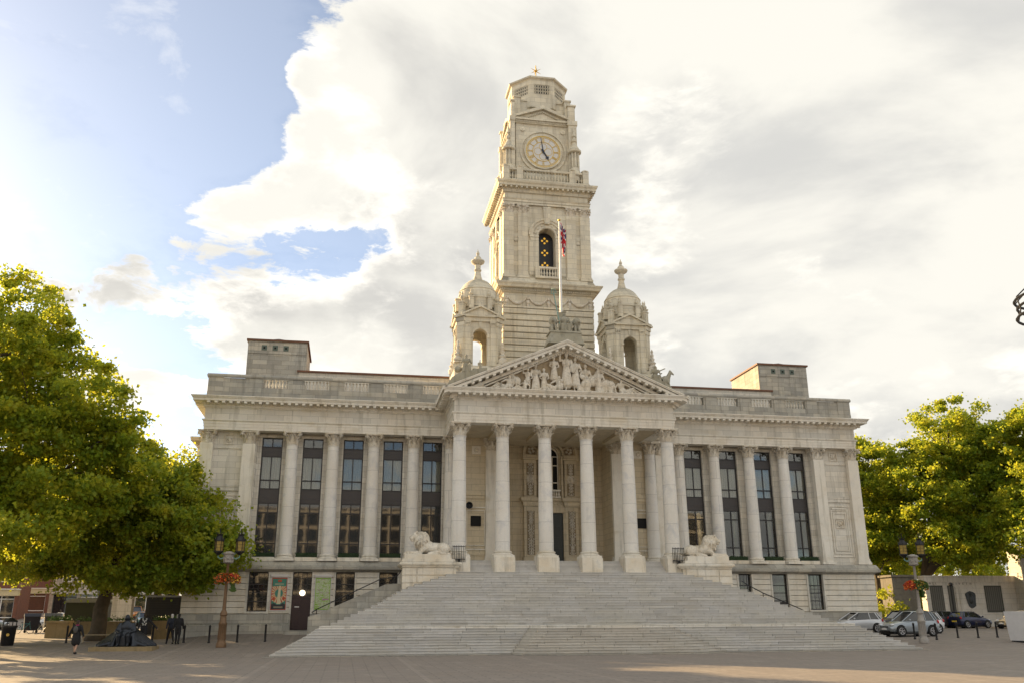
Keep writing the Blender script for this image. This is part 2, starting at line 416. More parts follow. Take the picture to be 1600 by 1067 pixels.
def paving():
    m = MN('brick_paving'); P = m.geo.outputs['Position']
    br = m.n('ShaderNodeTexBrick'); m.l(P, br.inputs['Vector']); br.inputs['Scale'].default_value = 1
    br.inputs['Brick Width'].default_value = .22; br.inputs['Row Height'].default_value = .11
    br.inputs['Mortar Size'].default_value = .007; br.inputs['Color1'].default_value = (.185,.152,.13,1); br.inputs['Color2'].default_value = (.285,.235,.195,1)
    br.inputs['Mortar'].default_value = (.15,.13,.11,1)
    c = br.outputs['Color']
    c = m.mix(m.rng(m.noise(.22, 5, .6), .35, .65, 0, .55), c, (.24,.21,.185))
    c = m.mix(m.rng(m.noise(.9, 4, .5, sc3=(1, .35, 1)), .56, .64, 0, .35), c, (.36,.32,.27))
    c = m.mix(m.rng(m.noise(1.7, 6, .7), .48, .72, 0, .6), c, (.12,.105,.095))
    c = m.mix(m.rng(m.noise(9, 4, .6), .45, .75, 0, .35), c, (.29,.25,.21))
    b3 = m.n('ShaderNodeTexBrick'); m.l(P, b3.inputs['Vector']); b3.inputs['Scale'].default_value = 1
    b3.inputs['Brick Width'].default_value = 1.1; b3.inputs['Row Height'].default_value = .44; b3.inputs['Mortar Size'].default_value = .03; b3.inputs['Color1'].default_value = (0,0,0,1); b3.inputs['Color2'].default_value = (1,1,1,1)
    c = m.mix(m.math('MULTIPLY', b3.outputs['Color'], .55), c, (.17,.15,.135))
    c = m.mix(m.math('MULTIPLY', b3.outputs['Fac'], .8), c, (.11,.095,.085))
    # paler bands that divide the square into bays
    b2 = m.n('ShaderNodeTexBrick'); m.l(P, b2.inputs['Vector']); b2.offset = 0
    b2.inputs['Brick Width'].default_value = 6.0; b2.inputs['Row Height'].default_value = 6.0; b2.inputs['Mortar Size'].default_value = .11
    b2.inputs['Scale'].default_value = 1; b2.inputs['Color1'].default_value = (0,0,0,1); b2.inputs['Color2'].default_value = (1,1,1,1)
    c = m.mix(m.math('MULTIPLY', b2.outputs['Color'], .35), c, (.19,.165,.145))
    c = m.mix(m.math('MULTIPLY', b2.outputs['Fac'], .22), c, (.33,.29,.25))
    m.setc(c); m.rough(.8)
    m.l(m.bump(m.math('ADD', br.outputs['Fac'], m.math('MULTIPLY', m.noise(5, 3), -.6)), .25, -.01), m.b.inputs['Normal'])
    return m.mat
M_PAVE = paving()
def leafm(name, dark, light, yellow, trans=.45):
    m = MN(name)
    rp = m.geo.outputs['Random Per Island']
    c = m.mix(rp, dark, light)
    c = m.mix(m.rng(m.noise(.9, 4), .46, .72, 0, .85), c, yellow)
    m.setc(c); m.rough(.5)
    tr = m.n('ShaderNodeBsdfTranslucent'); m.l(m.mix(.5, c, yellow), tr.inputs[0])
    ms = m.n('ShaderNodeMixShader'); ms.inputs[0].default_value = trans
    m.l(m.b.outputs[0], ms.inputs[1]); m.l(tr.outputs[0], ms.inputs[2]); m.l(ms.outputs[0], m.o.inputs[0])
    return m.mat
M_LEAF = leafm('plane_leaves', (.13,.24,.02), (.26,.40,.035), (.62,.56,.04), .66)
M_LEAF2 = leafm('plane_leaves_shaded', (.12,.22,.02), (.24,.37,.035), (.56,.51,.04), .64)  # same leaves a little darker, shade put into the colour
# ------------------------------------------------------------------ ground
def make_ground():
    xs = np.concatenate([np.linspace(-600, -70, 14), np.linspace(-60, 60, 81), np.linspace(70, 600, 14)])
    ys = np.concatenate([[-200, -120, -80], np.linspace(-62, -11, 18), np.linspace(-10, 40, 51), np.linspace(45, 120, 16), [160, 220, 400, 1200]])
    mb = MB(); nx = len(xs)
    mb.v = [(float(x), float(y), gz(x, y)) for y in ys for x in xs]
    mb.f = [(j*nx+i, j*nx+i+1, (j+1)*nx+i+1, (j+1)*nx+i) for j in range(len(ys)-1) for i in range(nx-1)]
    mb.m = [0]*len(mb.f)
    mb.build('ground', M_PAVE, smooth='all', kind='structure')
make_ground()

# ------------------------------------------------------------------ classical pieces
def capital_mb(r=.43, h=.92, half=.72, n=16):
    mb = MB()
    mb.lathe([(r+.02, 0), (r+.05, .02), (r+.05, .05), (r*.95, .07), (r*.8, .3*h), (r*.82, .6*h), (r*1.1, .86*h)], n=n)
    def leaf(a, z0, H, w, out):
        c, s = math.cos(a), math.sin(a); P = [(-.02, 0, 1), (.02, .35, 1.1), (.06, .7, 1), (.15, .92, .8), (out, 1.0, .55), (out+.03, .9, .25), (out-.01, .82, .1)]
        vs = []
        for (o, t, ww) in P:
            for k, dep in ((-1, -.03), (-.5, .012), (0, -.012), (.5, .012), (1, -.03)):
                rr = r+o+dep; x, y = rr, k*w*ww*.5
                vs.append((x*c-y*s, x*s+y*c, z0+t*H))
        mb.add(vs, [(i*5+q, i*5+q+1, i*5+6+q, i*5+5+q) for i in range(len(P)-1) for q in range(4)])
    for k in range(8): leaf(2*PI*k/8+PI/8, .06, .36*h, .25, .22)
    for k in range(8): leaf(2*PI*k/8, .10, .62*h, .25, .27)
    for k in range(4):
        a = PI/4+k*PI/2; c, s = math.cos(a), math.sin(a); d = half*1.28
        for off in (-.05, .05):
            pts = [(r*.9, .45*h), (r*1.15, .66*h), (d-.12, .84*h), (d-.02, .80*h), (d-.0, .70*h), (d-.09, .66*h), (d-.12, .73*h)]
            mb.tube([(p*c-off*s, p*s+off*c, z) for p, z in pts], [.03, .045, .05, .05, .045, .04, .03], 6)
        mb.tube([((d-.07)*c+.1*s, (d-.07)*s-.1*c, .73*h), ((d-.07)*c-.1*s, (d-.07)*s+.1*c, .73*h)], .055, 6)
        # rosette and inner helices on each side
        b = k*PI/2; cc, ss = math.cos(b), math.sin(b)
        mb.ell((cc*(half-.08), ss*(half-.08), .92*h), (.09, .09, .09), 6, 4)
        for off in (-.13, .13):
            mb.tube([(r*.95*cc-off*2*ss, r*.95*ss+off*2*cc, .5*h), ((r+.1)*cc-off*1.2*ss, (r+.1)*ss+off*1.2*cc, .74*h), ((r+.16)*cc-off*.5*ss, (r+.16)*ss+off*.5*cc, .78*h)], .032, 5)
    poly = []
    for k in range(4):
        a0 = PI/4+k*PI/2; c0 = Vector((math.cos(a0), math.sin(a0)))*half*1.36; c1 = Vector((math.cos(a0+PI/2), math.sin(a0+PI/2)))*half*1.36
        m_ = Vector((math.cos(a0+PI/4), math.sin(a0+PI/4)))*half*.80
        t = (c1-c0).normalized()
        for p in (c0+t*.07, ): poly.append(tuple(p))
        for q in (.25, .5, .75):
            poly.append(tuple((c0*(1-q)**2+2*(m_*2-(c0+c1)/2)*q*(1-q)+c1*q*q)))
        poly.append(tuple(c1-t*.07))
    mb.prism(poly, .87*h, .93*h); mb.prism([(x*1.05, y*1.05) for x, y in poly], .93*h+.003, h)
    return mb
def base_prof(r, z0, h):
    return [(r*1.38, z0), (r*1.42, z0+.1*h), (r*1.40, z0+.28*h), (r*1.22, z0+.34*h), (r*1.18, z0+.5*h), (r*1.24, z0+.58*h), (r*1.28, z0+.68*h), (r*1.24, z0+.8*h), (r*1.08, z0+.84*h), (r*1.02, z0+h)]

hall = thing('town_hall', 'long pale limestone civic hall with a columned portico, carved pediment and colonnaded wings', 'building')
def H(mb, name, mat=None, **k):
    return mb.build(name, mat or S_TRIM, k.pop('parent', hall), **k)

# one column with entasis; copies share their meshes
def make_column():
    mb = MB(); pr = []
    for i in range(11):
        t = i/10; r = .505-.075*(t**1.8); pr.append((r, 6.2+7.62*t))
    pr += [(.47, 13.83), (.47, 13.875)]
    mb.lathe(pr, n=28)
    c = mb.build('column', S_COLM, None, smooth=True)
    b = MB(); b.lathe(base_prof(.5, 5.87, .33), n=24); b.box(-.7, .7, -.7, .7, 5.723, 5.873)
    b.build('base', S_TRIM, c, smooth=True)
    k = capital_mb().build('capital', S_CARV, c, smooth=True); k.location = (0, 0, 13.88)
    return c
col0 = make_column(); col0.parent = hall; col0.location = (-7.5, 0, 0)
PX = [-7.5, -4.5, -1.5, 1.5, 4.5, 7.5]
pl = MB(); pl.box(-.71, .71, -.85, .72, -.9, .953); pl.box(-.74, .74, -.88, .75, -1.0, -.85)
pl0 = pl.build('plinth', S_PED, col0); pl0.location = (0, 0, 4.768)
pcols = [col0]
for x in PX[1:]: pcols.append(inst(col0, hall, (x, 0, 0)))
WX = [10.29, 13.21, 16.13, 19.05]
def wing_col(x, y=5.24, sc=.93):
    c = col0.copy(); COL.objects.link(c); c.parent = hall; c.location = (x, y, 0); c.scale = (sc, sc, 1)
    for ch in col0.children:
        if ch.name.startswith('plinth'): continue
        d = ch.copy(); COL.objects.link(d); d.parent = c
for x in WX:
    wing_col(-x); wing_col(x)
wing_col(-7.55, 5.1); wing_col(7.9, 5.1)
# flat pilasters
cap_mesh = capital_mb(.43, .92, .66, 12)
def pilaster(x, y, w=.88, d=.6, z0=5.723, z1=13.88, cap=True):
    mb = MB(); mb.box(x-w/2, x+w/2, y, y+d, z0+.45, z1)
    mb.box(x-w/2-.13, x+w/2+.13, y-.13, y+d, z0, z0+.16); mb.box(x-w/2-.08, x+w/2+.08, y-.08, y+d, z0+.163, z0+.30); mb.box(x-w/2-.04, x+w/2+.04, y-.04, y+d, z0+.303, z0+.45)
    p = H(mb, 'pilaster', S_TRIM)
    if cap:
        c = CAP.copy(); COL.objects.link(c); c.parent = p; c.location = (x, y+.34, z1); c.scale = (1, .8, 1)
CAP = cap_mesh.build('capital', S_CARV, None, smooth=True)
pils = [(-24.98, 5.0), (-22.05, 5.0), (24.98, 5.0), (22.0, 5.0), (-4.45, 5.0), (5.27, 5.0)]
for i, (x, y) in enumerate(pils): pilaster(x, y)
for o in list(COL.objects):
    pass
CAP.parent = hall; CAP.location = (8.75, 5.3, 13.88); CAP.scale = (.8, .8, 1)
pm = MB(); pm.box(8.35, 9.0, 5.02, 5.9, 5.72, 13.88); H(pm, 'pilaster')

# walls of the wings with their tall window openings
WIN = [8.83, 11.75, 14.67, 17.59, 20.51]
for s in (-1, 1):
    mb = MB(); xs = [7.6]+[e for w in WIN for e in (w-.73, w+.73)]+[21.6]
    for i in range(0, len(xs), 2):
        a, b = sorted((s*xs[i], s*xs[i+1])); mb.box(a, b, 5.9, 6.5, 5.7, 14.8)
    for w in WIN:
        mb.box(s*w-.73, s*w+.73, 5.9, 6.5, 14.52, 14.8); mb.box(s*w-.73, s*w+.73, 5.75, 6.5, 5.72, 6.02)
        for q in (-1, 1): mb.box(s*w+q*.80-.05, s*w+q*.80+.05, 5.85, 5.897, 6.03, 14.66)
        mb.box(s*w-.85, s*w+.85, 5.84, 5.896, 14.56, 14.70)
    H(mb, 'wall', S_WALL)
    # blind end bay with sunk panels, string course and roundel
    mb = MB(); a, b = sorted((s*21.55, s*25.15)); mb.box(a, b, 5.42, 30, 5.7, 14.8)
    c = s*23.5
    mb.box(c-1.02, c+1.02, 5.30, 5.42, 10.82, 11.0); mb.box(c-1.02, c+1.02, 5.34, 5.418, 10.55, 10.815)
    mb.box(c-1.0, c+1.0, 5.36, 5.417, 13.55, 13.68)
    H(mb, 'end_bay_wall', S_WALL)
    mb = MB()
    def fr(c, hw, z0, z1, y, t=.1, d=.06):
        mb.box(c-hw, c-hw+t, y-d, y, z0, z1); mb.box(c+hw-t, c+hw, y-d, y, z0, z1)
        mb.box(c-hw+t, c+hw-t, y-d, y, z0, z0+t); mb.box(c-hw+t, c+hw-t, y-d, y, z1-t, z1)
    fr(c, .95, 6.3, 10.3, 5.419); fr(c, .72, 6.55, 9.95, 5.418, .08); fr(c, .55, 6.8, 9.7, 5.417, .05)
    mb.box(c-.6, c+.6, 5.30, 5.416, 9.98, 10.12)
    H(mb, 'panel_moulding', S_TRIM)
    for (zc, rr) in ((8.9, .24), (14.2, .22)):
        mb = MB(); fr(c, rr+.13, zc-rr-.13, zc+rr+.13, 5.415, .06, .07)
        mb.T = Matrix.Translation((c, 5.40, zc)) @ Matrix.Rotation(PI/2, 4, 'X')
        mb.lathe([(rr, -.02), (rr, .07), (rr-.05, .09), (rr-.07, .04), (.05, .05)], n=16); mb.T = None
        mb.ell((c, 5.33, zc), (.13, .08, .15), 8, 6); mb.ell((c+.02, 5.3, zc+.1), (.08, .06, .06), 6, 4)
        H(mb, 'carved_roundel', S_CARV)
    mb = MB(); mb.T = None
    xa, xb = sorted((s*25.3, s*7.9)); 
    mb.box(xa+.2, xb, 6.55, 30, 0, 5.6); mb.box(xa+.3, xb-.2, 9.0, 30, 5.6, 17.0)
    H(mb, 'rear_block', S_WALL)

# windows
def bars(mb, x0, x1, y, zs, xs, t=.035, d=.05):
    for z in zs: mb.box(x0, x1, y-d, y+.01, z-t, z+t)
    for x in xs: mb.box(x-t, x+t, y-d-.002, y+.012, zs[0], zs[-1])
random.seed(11)
def wave_curtain(mb, x0, x1, y, z0, z1, amp=.03):
    n = max(6, int((x1-x0)/.05)); vs = []
    for i in range(n+1):
        x = x0+(x1-x0)*i/n; yy = y+amp*math.sin(i*1.9)+random.uniform(-.01, .01)
        vs += [(x, yy, z0), (x, yy, z1)]
    mb.add(vs, [(2*i, 2*i+2, 2*i+3, 2*i+1) for i in range(n)])
def tall_window(cx, side):
    mb = MB(); x0, x1 = cx-.72, cx+.72; y = 6.12
    bars(mb, x0, x1, y, [6.05, 6.99, 9.13, 9.81, 10.82, 11.44, 13.16, 13.84, 14.5], [x0+.035, x1-.035], .045, .07)
    for a, b in ((6.05, 9.81), (10.82, 13.16), (13.84, 14.5)): mb.box(cx-.035, cx+.035, y-.06, y+.01, a, b)
    f = H(mb, 'window', M_BRONZE)
    for a, b in ((9.86, 10.77), (13.21, 13.79)):
        mb = MB(); mb.box(x0+.08, x1-.08, y-.045, y-.01, a, b); mb.box(x0+.08, x1-.08, y-.06, y-.0455, a+.25, a+.31)
        mb.build('spandrel_panel', M_SPAN, f)
    for a, b in ((6.10, 6.94), (7.04, 9.08), (9.18, 9.76), (10.87, 11.39), (11.49, 13.11), (13.89, 14.45)):
        for u, v in ((x0+.08, cx-.04), (cx+.04, x1-.08)):
            m_ = MB(); m_.box(u, v, y-.008, y+.004, a, b); m_.build('pane', M_GLASS if a < 9.8 and side < 0 else M_CLEAR, f)
    mb = MB(); wave_curtain(mb, x0, x1, y+.22, 10.8, 13.2); 
    if side > 0: wave_curtain(mb, x0+.95, x1-.12, y+.3, 6.1, 9.7, .02)
    mb.build('curtain', M_CURT, f)
for s in (-1, 1):
    for w in WIN: tall_window(s*w, s)
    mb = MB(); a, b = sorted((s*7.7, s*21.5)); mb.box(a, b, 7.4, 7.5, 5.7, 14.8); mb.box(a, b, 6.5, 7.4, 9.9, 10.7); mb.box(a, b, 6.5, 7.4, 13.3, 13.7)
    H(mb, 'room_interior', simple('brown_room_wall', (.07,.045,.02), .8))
M_ROOM = bpy.data.materials['brown_room_wall']

# basement
S_BAND = stone('limestone_course', (.78,.75,.68), (.72,.66,.55), (.46,.45,.42), .55, None, 1.5, .6, False, .3)
OPEN = {-1: [(-20.66, .66), (-17.72, .65), (-14.8, .65), (-11.82, .65)], 1: [(20.64, .62), (17.72, .64), (14.9, .52), (11.82, .65)]}
for s in (-1, 1):
    ops = sorted(OPEN[s]); edges = [(-25.6 if s < 0 else 8.2)]+[e for c, w in ops for e in (c-w, c+w)]+[(-8.2 if s < 0 else 25.6)]
    mb = MB()
    for i in range(0, len(edges), 2):
        a, b = edges[i], edges[i+1]
        mb.box(a, b, 5.0, 5.6, 0, 4.97)
        for k in range(7):
            z = 2.21+k*.394; ia = .0 if a <= -25.5 else .14; ib = .0 if b >= 25.5 else .14
            c = MB(); c.box(a+ia, b-ib, 4.90, 5.002, z+.05, z+.394)
            c.frustum(a+ia, b-ib, 4.955, 5.002, z+.018, a+ia, b-ib, 4.90, 5.002, z+.0495)
            H(c, 'stone_course', S_BAND)
        for e, g in ((a, 1), (b, -1)):
            if abs(e) < 25.5: mb.box(min(e, e+g*.13), max(e, e+g*.13), 4.86, 4.998, 1.6 if abs(abs(e)-17.7) > .8 else .5, 4.97)
    for c, w in ops:
        if abs(abs(c)-17.72) > .1: mb.box(c-w, c+w, 5.0, 5.6, 0, 2.36); mb.box(c-w-.1, c+w+.1, 4.8, 5.0, 2.24, 2.36)
    H(mb, 'basement_wall', S_WALL)
    mb = MB(); doorx = s*17.72
    for a, b in (((-25.75, doorx-.66), (doorx+.66, -8.2)) if s < 0 else ((8.2, doorx-.66), (doorx+.66, 25.75))):
        mb.box(a, b, 4.72, 5.0, 0, 2.2); mb.box(a-.06*(a < -25), b+.06*(b > 25), 4.55, 4.72, 0, 1.5)
        mb.prism([(4.55, 1.5), (4.72, 1.5), (4.72, 1.62)], a, b, 'x')
    xx = s*25.66; mb.box(min(xx, xx+s*.09), max(xx, xx+s*.09), 4.9, 30, 0, 2.19)
    mb.box(min(s*25.1, s*25.6), max(s*25.1, s*25.6), 5.6, 30, 0, 4.96)
    H(mb, 'stone_plinth', S_GREY)
    mb = MB(); p = [(0, 4.972), (.06, 5.0), (.10, 5.06), (.34, 5.12), (.38, 5.16), (.40, 5.3), (.34, 5.34), (.16, 5.68), (-.9, 5.715)]
    mb.sweep(p, [(-25.6, 30), (-25.6, 4.9), (-8.3, 4.9)] if s < 0 else [(8.3, 4.9), (25.6, 4.9), (25.6, 30)])
    H(mb, 'string_course', S_GREY)
    for c, w in ops:
        if abs(c+17.72) < .1: continue
        m_ = MB(); zb = 1.2 if abs(abs(c)-17.72) < .1 else 2.4
        bars(m_, c-w, c+w, 5.2, [zb, 3.02, 3.6, 4.15, 4.93], [c-w+.03, c+w-.03], .035, .05)
        if zb > 2: bars(m_, c-w, c+w, 5.2, [zb, 2.72, 3.3, 3.87, 4.93], [c-w*.5, c, c+w*.5], .012, .02)
        if zb < 2: m_.box(c-w+.06, c+w-.06, 5.15, 5.19, zb, 2.95); m_.box(c-.05, c+.12, 5.08, 5.148, 2.5, 2.75)
        f = H(m_, 'window' if zb > 2 else 'door', M_BRONZE)
        g = MB(); g.box(c-w+.04, c+w-.04, 5.19, 5.2, max(zb, 2.4), 4.9); g.build('pane', M_CLEAR if s > 0 else M_GLASS, f)
        if s > 0 and zb > 2:
            g = MB(); wave_curtain(g, c-w+.1, c+w-.1, 5.45, 2.4, 4.9); g.build('curtain', simple('olive_curtain', (.30,.28,.17), .8), f)
# the dark panelled door with its lit globe
mb = MB(); c = -17.72
mb.box(c-.64, c+.64, 5.02, 5.10, 1.15, 3.28)
for q in (-1, 1):
    for z0, z1 in ((1.35, 1.75), (1.85, 2.25), (2.35, 2.72), (2.82, 3.18)):
        mb.box(c+q*.31-.22, c+q*.31+.22, 4.99, 5.018, z0, z1)
mb.box(c-.65, c+.65, 4.98, 5.12, 3.285, 3.40)
dr = H(mb, 'door', M_DOOR)
mb = MB(); mb.box(c-.42, c-.12, 4.965, 4.985, 2.62, 2.70); mb.build('letter_plate', M_ALU, dr)
mb = MB(); bars(mb, c-.65, c+.65, 5.1, [3.4, 3.78, 4.16, 4.54, 4.93], [c-.62, c-.32, c, c+.32, c+.62], .018, .03)
fl = mb.build('fanlight', M_BRONZE, dr); g = MB(); g.box(c-.63, c+.63, 5.09, 5.1, 3.42, 4.92); g.build('pane', M_GLASS, dr)
g = MB(); g.T = Matrix.Translation((c+.05, 4.86, 3.58)) @ Matrix.Rotation(PI/2, 4, 'X'); g.lathe([(.19, -.1), (.19, .03), (.15, .06), (.05, .08)], n=20)
g.T = None; tag(g.build('wall_lamp', M_LAMPON, smooth=True), 'round lit lamp glowing over the dark panelled basement door', 'lamp')
mb = MB(); mb.box(c-1.0, c+1.0, 3.9, 5.0, .5, 1.13); H(mb, 'door_step', S_GREY)

# ------------------------------------------------------------------ entablature, cornice, parapet
PE = [(-25.25, 30), (-25.25, 4.79), (-7.95, 4.79), (-7.95, -.45), (7.95, -.45), (7.95, 4.79), (25.25, 4.79), (25.25, 30)]
mb = MB(); mb.sweep([(-.9, 14.802), (0, 14.802), (0, 15.0), (.03, 15.0), (.03, 15.22), (.06, 15.22), (.06, 15.36), (.10, 15.4), (.15, 15.46), (.15, 15.52), (-.4, 15.53)], PE)
H(mb, 'architrave', S_TRIM)
mb = MB(); mb.sweep([(0, 15.52), (0, 16.36)], PE); H(mb, 'frieze', S_WALL)
mb = MB(); mb.sweep([(-.5, 16.34), (.03, 16.34), (.10, 16.42), (.14, 16.44), (.14, 16.56), (.22, 16.58), (.24, 16.72), (.78, 16.74), (.80, 16.90), (.84, 16.91), (.88, 16.98), (.93, 17.04), (.93, 17.10), (-1.2, 17.22)], PE)
H(mb, 'cornice', S_TRIM)
def along(path, step, fn, inset=.3):
    for i in range(len(path)-1):
        a, b = Vector(path[i]), Vector(path[i+1]); Ld = (b-a).length; d = (b-a)/Ld; n = Vector((d.y, -d.x))
        cnt = max(1, int(round((Ld-2*inset)/step)))
        for k in range(cnt+1): fn(a+d*(inset+(Ld-2*inset)*k/cnt), d, n)
mb = MB()
def modil(p, d, n):
    q = p+n*.5; a = math.atan2(d.y, d.x)
    mb.cbox((q.x, q.y, 16.60), .21, .50, .137, a)
along(PE, .5, modil, .28)
H(mb, 'modillions', S_TRIM, kind='stuff')
mb = MB(); along(PE[2:6], .155, lambda p, d, n: mb.cbox((p.x+n.x*.18, p.y+n.y*.18, 16.455), .09, .08, .10, math.atan2(d.y, d.x)), .1)
H(mb, 'dentils', S_TRIM, kind='stuff')
# parapet with balustrades
def baluster_prof(z0, h, r=.09):
    return [(r*.9, z0), (r*.9, z0+.1*h), (r*.5, z0+.16*h), (r, z0+.34*h), (r*.9, z0+.48*h), (r*.42, z0+.72*h), (r*.5, z0+.86*h), (r*.9, z0+.9*h), (r*.9, z0+h)]
for s in (-1, 1):
    mb = MB(); a, b = sorted((s*7.0, s*25.3)); bm = MB()
    mb.box(a, b, 5.0, 5.6, 17.10, 17.62); mb.box(a+.04, b-.04, 5.06, 5.54, 17.62, 18.02)
    es = [7.0]+[e for w in WIN for e in (w-.88, w+.88)]+[25.26]
    for i in range(0, len(es), 2):
        u, v = sorted((s*es[i], s*es[i+1])); mb.box(u, v, 5.06, 5.54, 18.02, 18.68)
        if es[i] > 20:
            u2, v2 = sorted((s*24.2, s*25.28)); mb.box(u2, v2, 5.0, 5.6, 17.623, 18.68); mb.box(*sorted((s*21.5, s*22.4)), 5.0, 5.6, 17.623, 18.68)
        elif i: c = (u+v)/2; mb.box(c-.42, c+.42, 5.0, 5.6, 17.623, 18.68)
    for w in WIN:
        for k in range(7):
            bm.lathe(baluster_prof(18.02, .66, .085), (s*w-.75+k*.25, 5.3), 8)
    H(bm, 'balusters', S_TRIM, kind='stuff', smooth=True)
    mb.sweep([(0, 18.683), (.08, 18.70), (.11, 18.82), (.06, 18.95), (-.7, 18.97)], [(-25.28, 30), (-25.28, 5.02), (-7, 5.02)] if s < 0 else [(7, 5.02), (25.28, 5.02), (25.28, 30)])
    mb.box(min(s*24.7, s*25.26), max(s*24.7, s*25.26), 5.6, 30, 17.1, 18.68)
    H(mb, 'parapet', S_GREY)
    # attic wall behind, copper edged
    mb = MB(); a, b = (-19.2, -6.0) if s < 0 else (6.0, 20.5)
    mb.box(a, b, 9.0, 28, 17.0, 20.36); H(mb, 'attic_wall', S_WALL)
    mb = MB(); mb.box(a-.12, b+.12, 8.86, 28, 20.363, 20.50); H(mb, 'roof_edge', M_COPPER)
    mb = MB(); a, b = sorted((s*7, s*25)); mb.box(a, b, 5.6, 30, 17.05, 17.3); H(mb, 'roof', M_LEAD)
    # rooftop block with three small square vents
    x0, x1 = (-23.2, -18.67) if s < 0 else (19.5, 24.0)
    mb = MB(); mb.box(x0, x1, 9.02, 14.6, 17.2, 22.74); rb = H(mb, 'rooftop_block', S_GREY)
    mb = MB(); mb.box(x0-.12, x1+.12, 8.9, 14.72, 22.743, 22.88); mb.build('roof_edge', M_COPPER, rb); mb = MB(); mb.prism([(x0+.2, 22.884), (x1-.2, 22.884), ((x0+x1)/2, 23.15)], 9.6, 14.3, 'y'); mb.build('roof', M_LEAD, rb)
    mb = MB(); mb.box(x0+.05, x1-.05, 8.97, 9.015, 21.75, 22.6); mb.build('frieze_band', S_GREY, rb)
    for k in range(3):
        cx = x0+1.25+k*.83 if s < 0 else x0+1.35+k*.87
        mb = MB(); mb.box(cx-.2, cx+.2, 8.95, 8.969, 22.0, 22.42); mb.build('vent', simple('verdigris_vent', (.09,.12,.10)), rb)
        mb = MB(); mb.box(cx-.07, cx+.07, 8.93, 8.949, 22.13, 22.28); mb.build('vent_hole', M_HOLE, rb)
    mb = MB(); mb.T = Matrix.Translation((s*17.2 if s < 0 else 18.0, 8.97, 19.9)) @ Matrix.Rotation(PI/2, 4, 'X'); mb.lathe([(.14, -.05), (.14, .03), (.1, .05)], n=12); mb.T = None
    H(mb, 'roundel', S_GREY)
# side projection seen past the left corner
mb = MB(); mb.box(-26.7, -25.3, 12.0, 24, 0, 14.6); mb.sweep([(0, 14.6), (.05, 14.9), (.5, 15.2), (.55, 15.5), (0, 15.55)], [(-25.3, 24), (-26.7, 24), (-26.7, 12), (-25.3, 12)][::-1][::-1])
H(mb, 'side_bay', S_WALL)
mb = MB(); mb.sweep([(0, 14.6), (.05, 14.9), (.5, 15.2), (.55, 15.5), (0, 15.55)], [(-26.7, 24), (-26.7, 12), (-25.3, 12)])
H(mb, 'side_cornice', S_TRIM)

# ------------------------------------------------------------------ portico
mb = MB(); mb.box(-7.4, 7.4, .4, 5.6, 14.83, 15.2)
for x in (-6, -3, 0, 3, 6): mb.box(x-1.2, x+1.2, .9, 4.6, 14.90, 14.95)
for x in (-4.5, -1.5, 1.5, 4.5): mb.box(x-.3, x+.3, .45, 5.2, 14.6, 14.828)
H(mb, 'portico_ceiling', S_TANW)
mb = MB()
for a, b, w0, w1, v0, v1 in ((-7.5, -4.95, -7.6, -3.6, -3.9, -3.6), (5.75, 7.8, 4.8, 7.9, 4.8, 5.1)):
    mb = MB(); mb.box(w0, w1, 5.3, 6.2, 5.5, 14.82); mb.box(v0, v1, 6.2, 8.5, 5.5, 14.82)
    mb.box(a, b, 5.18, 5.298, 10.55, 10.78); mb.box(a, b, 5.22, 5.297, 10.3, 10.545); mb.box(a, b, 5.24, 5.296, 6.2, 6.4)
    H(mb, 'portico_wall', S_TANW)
mb = MB()
for c in (-5.6, 7.0):
    fr2 = [(.95, 6.6, 9.7, .08), (.68, 6.9, 9.45, .05)]
    for hw, z0, z1, t in fr2:
        y = 5.297-(.95-hw)*.01
        mb.box(c-hw, c-hw+t, y-.06, y, z0, z1); mb.box(c+hw-t, c+hw, y-.06, y, z0, z1); mb.box(c-hw+t, c+hw-t, y-.06, y, z1-t, z1); mb.box(c-hw+t, c+hw-t, y-.06, y, z0, z0+t)
    mb.box(c-.32, c+.32, 5.2, 5.29, 13.6, 14.2)
H(mb, 'panel_moulding', S_TRIM)
for c in (-5.6, 7.05):
    mb = MB(); mb.box(c-.38, c+.38, 5.21, 5.26, 8.3, 9.04); f = H(mb, 'small_window', M_HOLE)
    mb = MB(); mb.T = Matrix.Translation((c, 5.2, 13.9)) @ Matrix.Rotation(PI/2, 4, 'X'); mb.lathe([(.2, -.03), (.2, .05), (.12, .09), (.06, .03)], n=14); mb.T = None
    H(mb, 'rosette', S_CARV)
# recessed back wall and the carved portal
PC = .62
mb = MB(); mb.wall_arch(-3.7, 4.9, 5.4, 14.82, PC, .72, 14.05, 8.0, 8.4, 11.25)
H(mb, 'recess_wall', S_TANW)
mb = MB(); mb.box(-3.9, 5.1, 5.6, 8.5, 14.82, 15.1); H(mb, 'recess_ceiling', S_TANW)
mb = MB(); mb.box(-8.2, 8.2, 8.5, 30, 0, 17); mb.box(-8.2, -3.91, 6.2, 8.5, 0, 17); mb.box(5.11, 8.2, 6.2, 8.5, 0, 17); H(mb, 'centre_block', S_WALL)
mb = MB()
mb.box(-3.55, PC-2.45, 7.93, 7.997, 10.5, 10.72); mb.box(PC+2.45, 4.78, 7.93, 7.997, 10.5, 10.72); mb.box(-3.55, PC-2.3, 7.95, 7.996, 9.9, 10.0); mb.box(PC+2.3, 4.78, 7.95, 7.996, 9.9, 10.0)
mb.box(PC-2.3, PC-2.1, 7.85, 7.998, 12.2, 12.25)
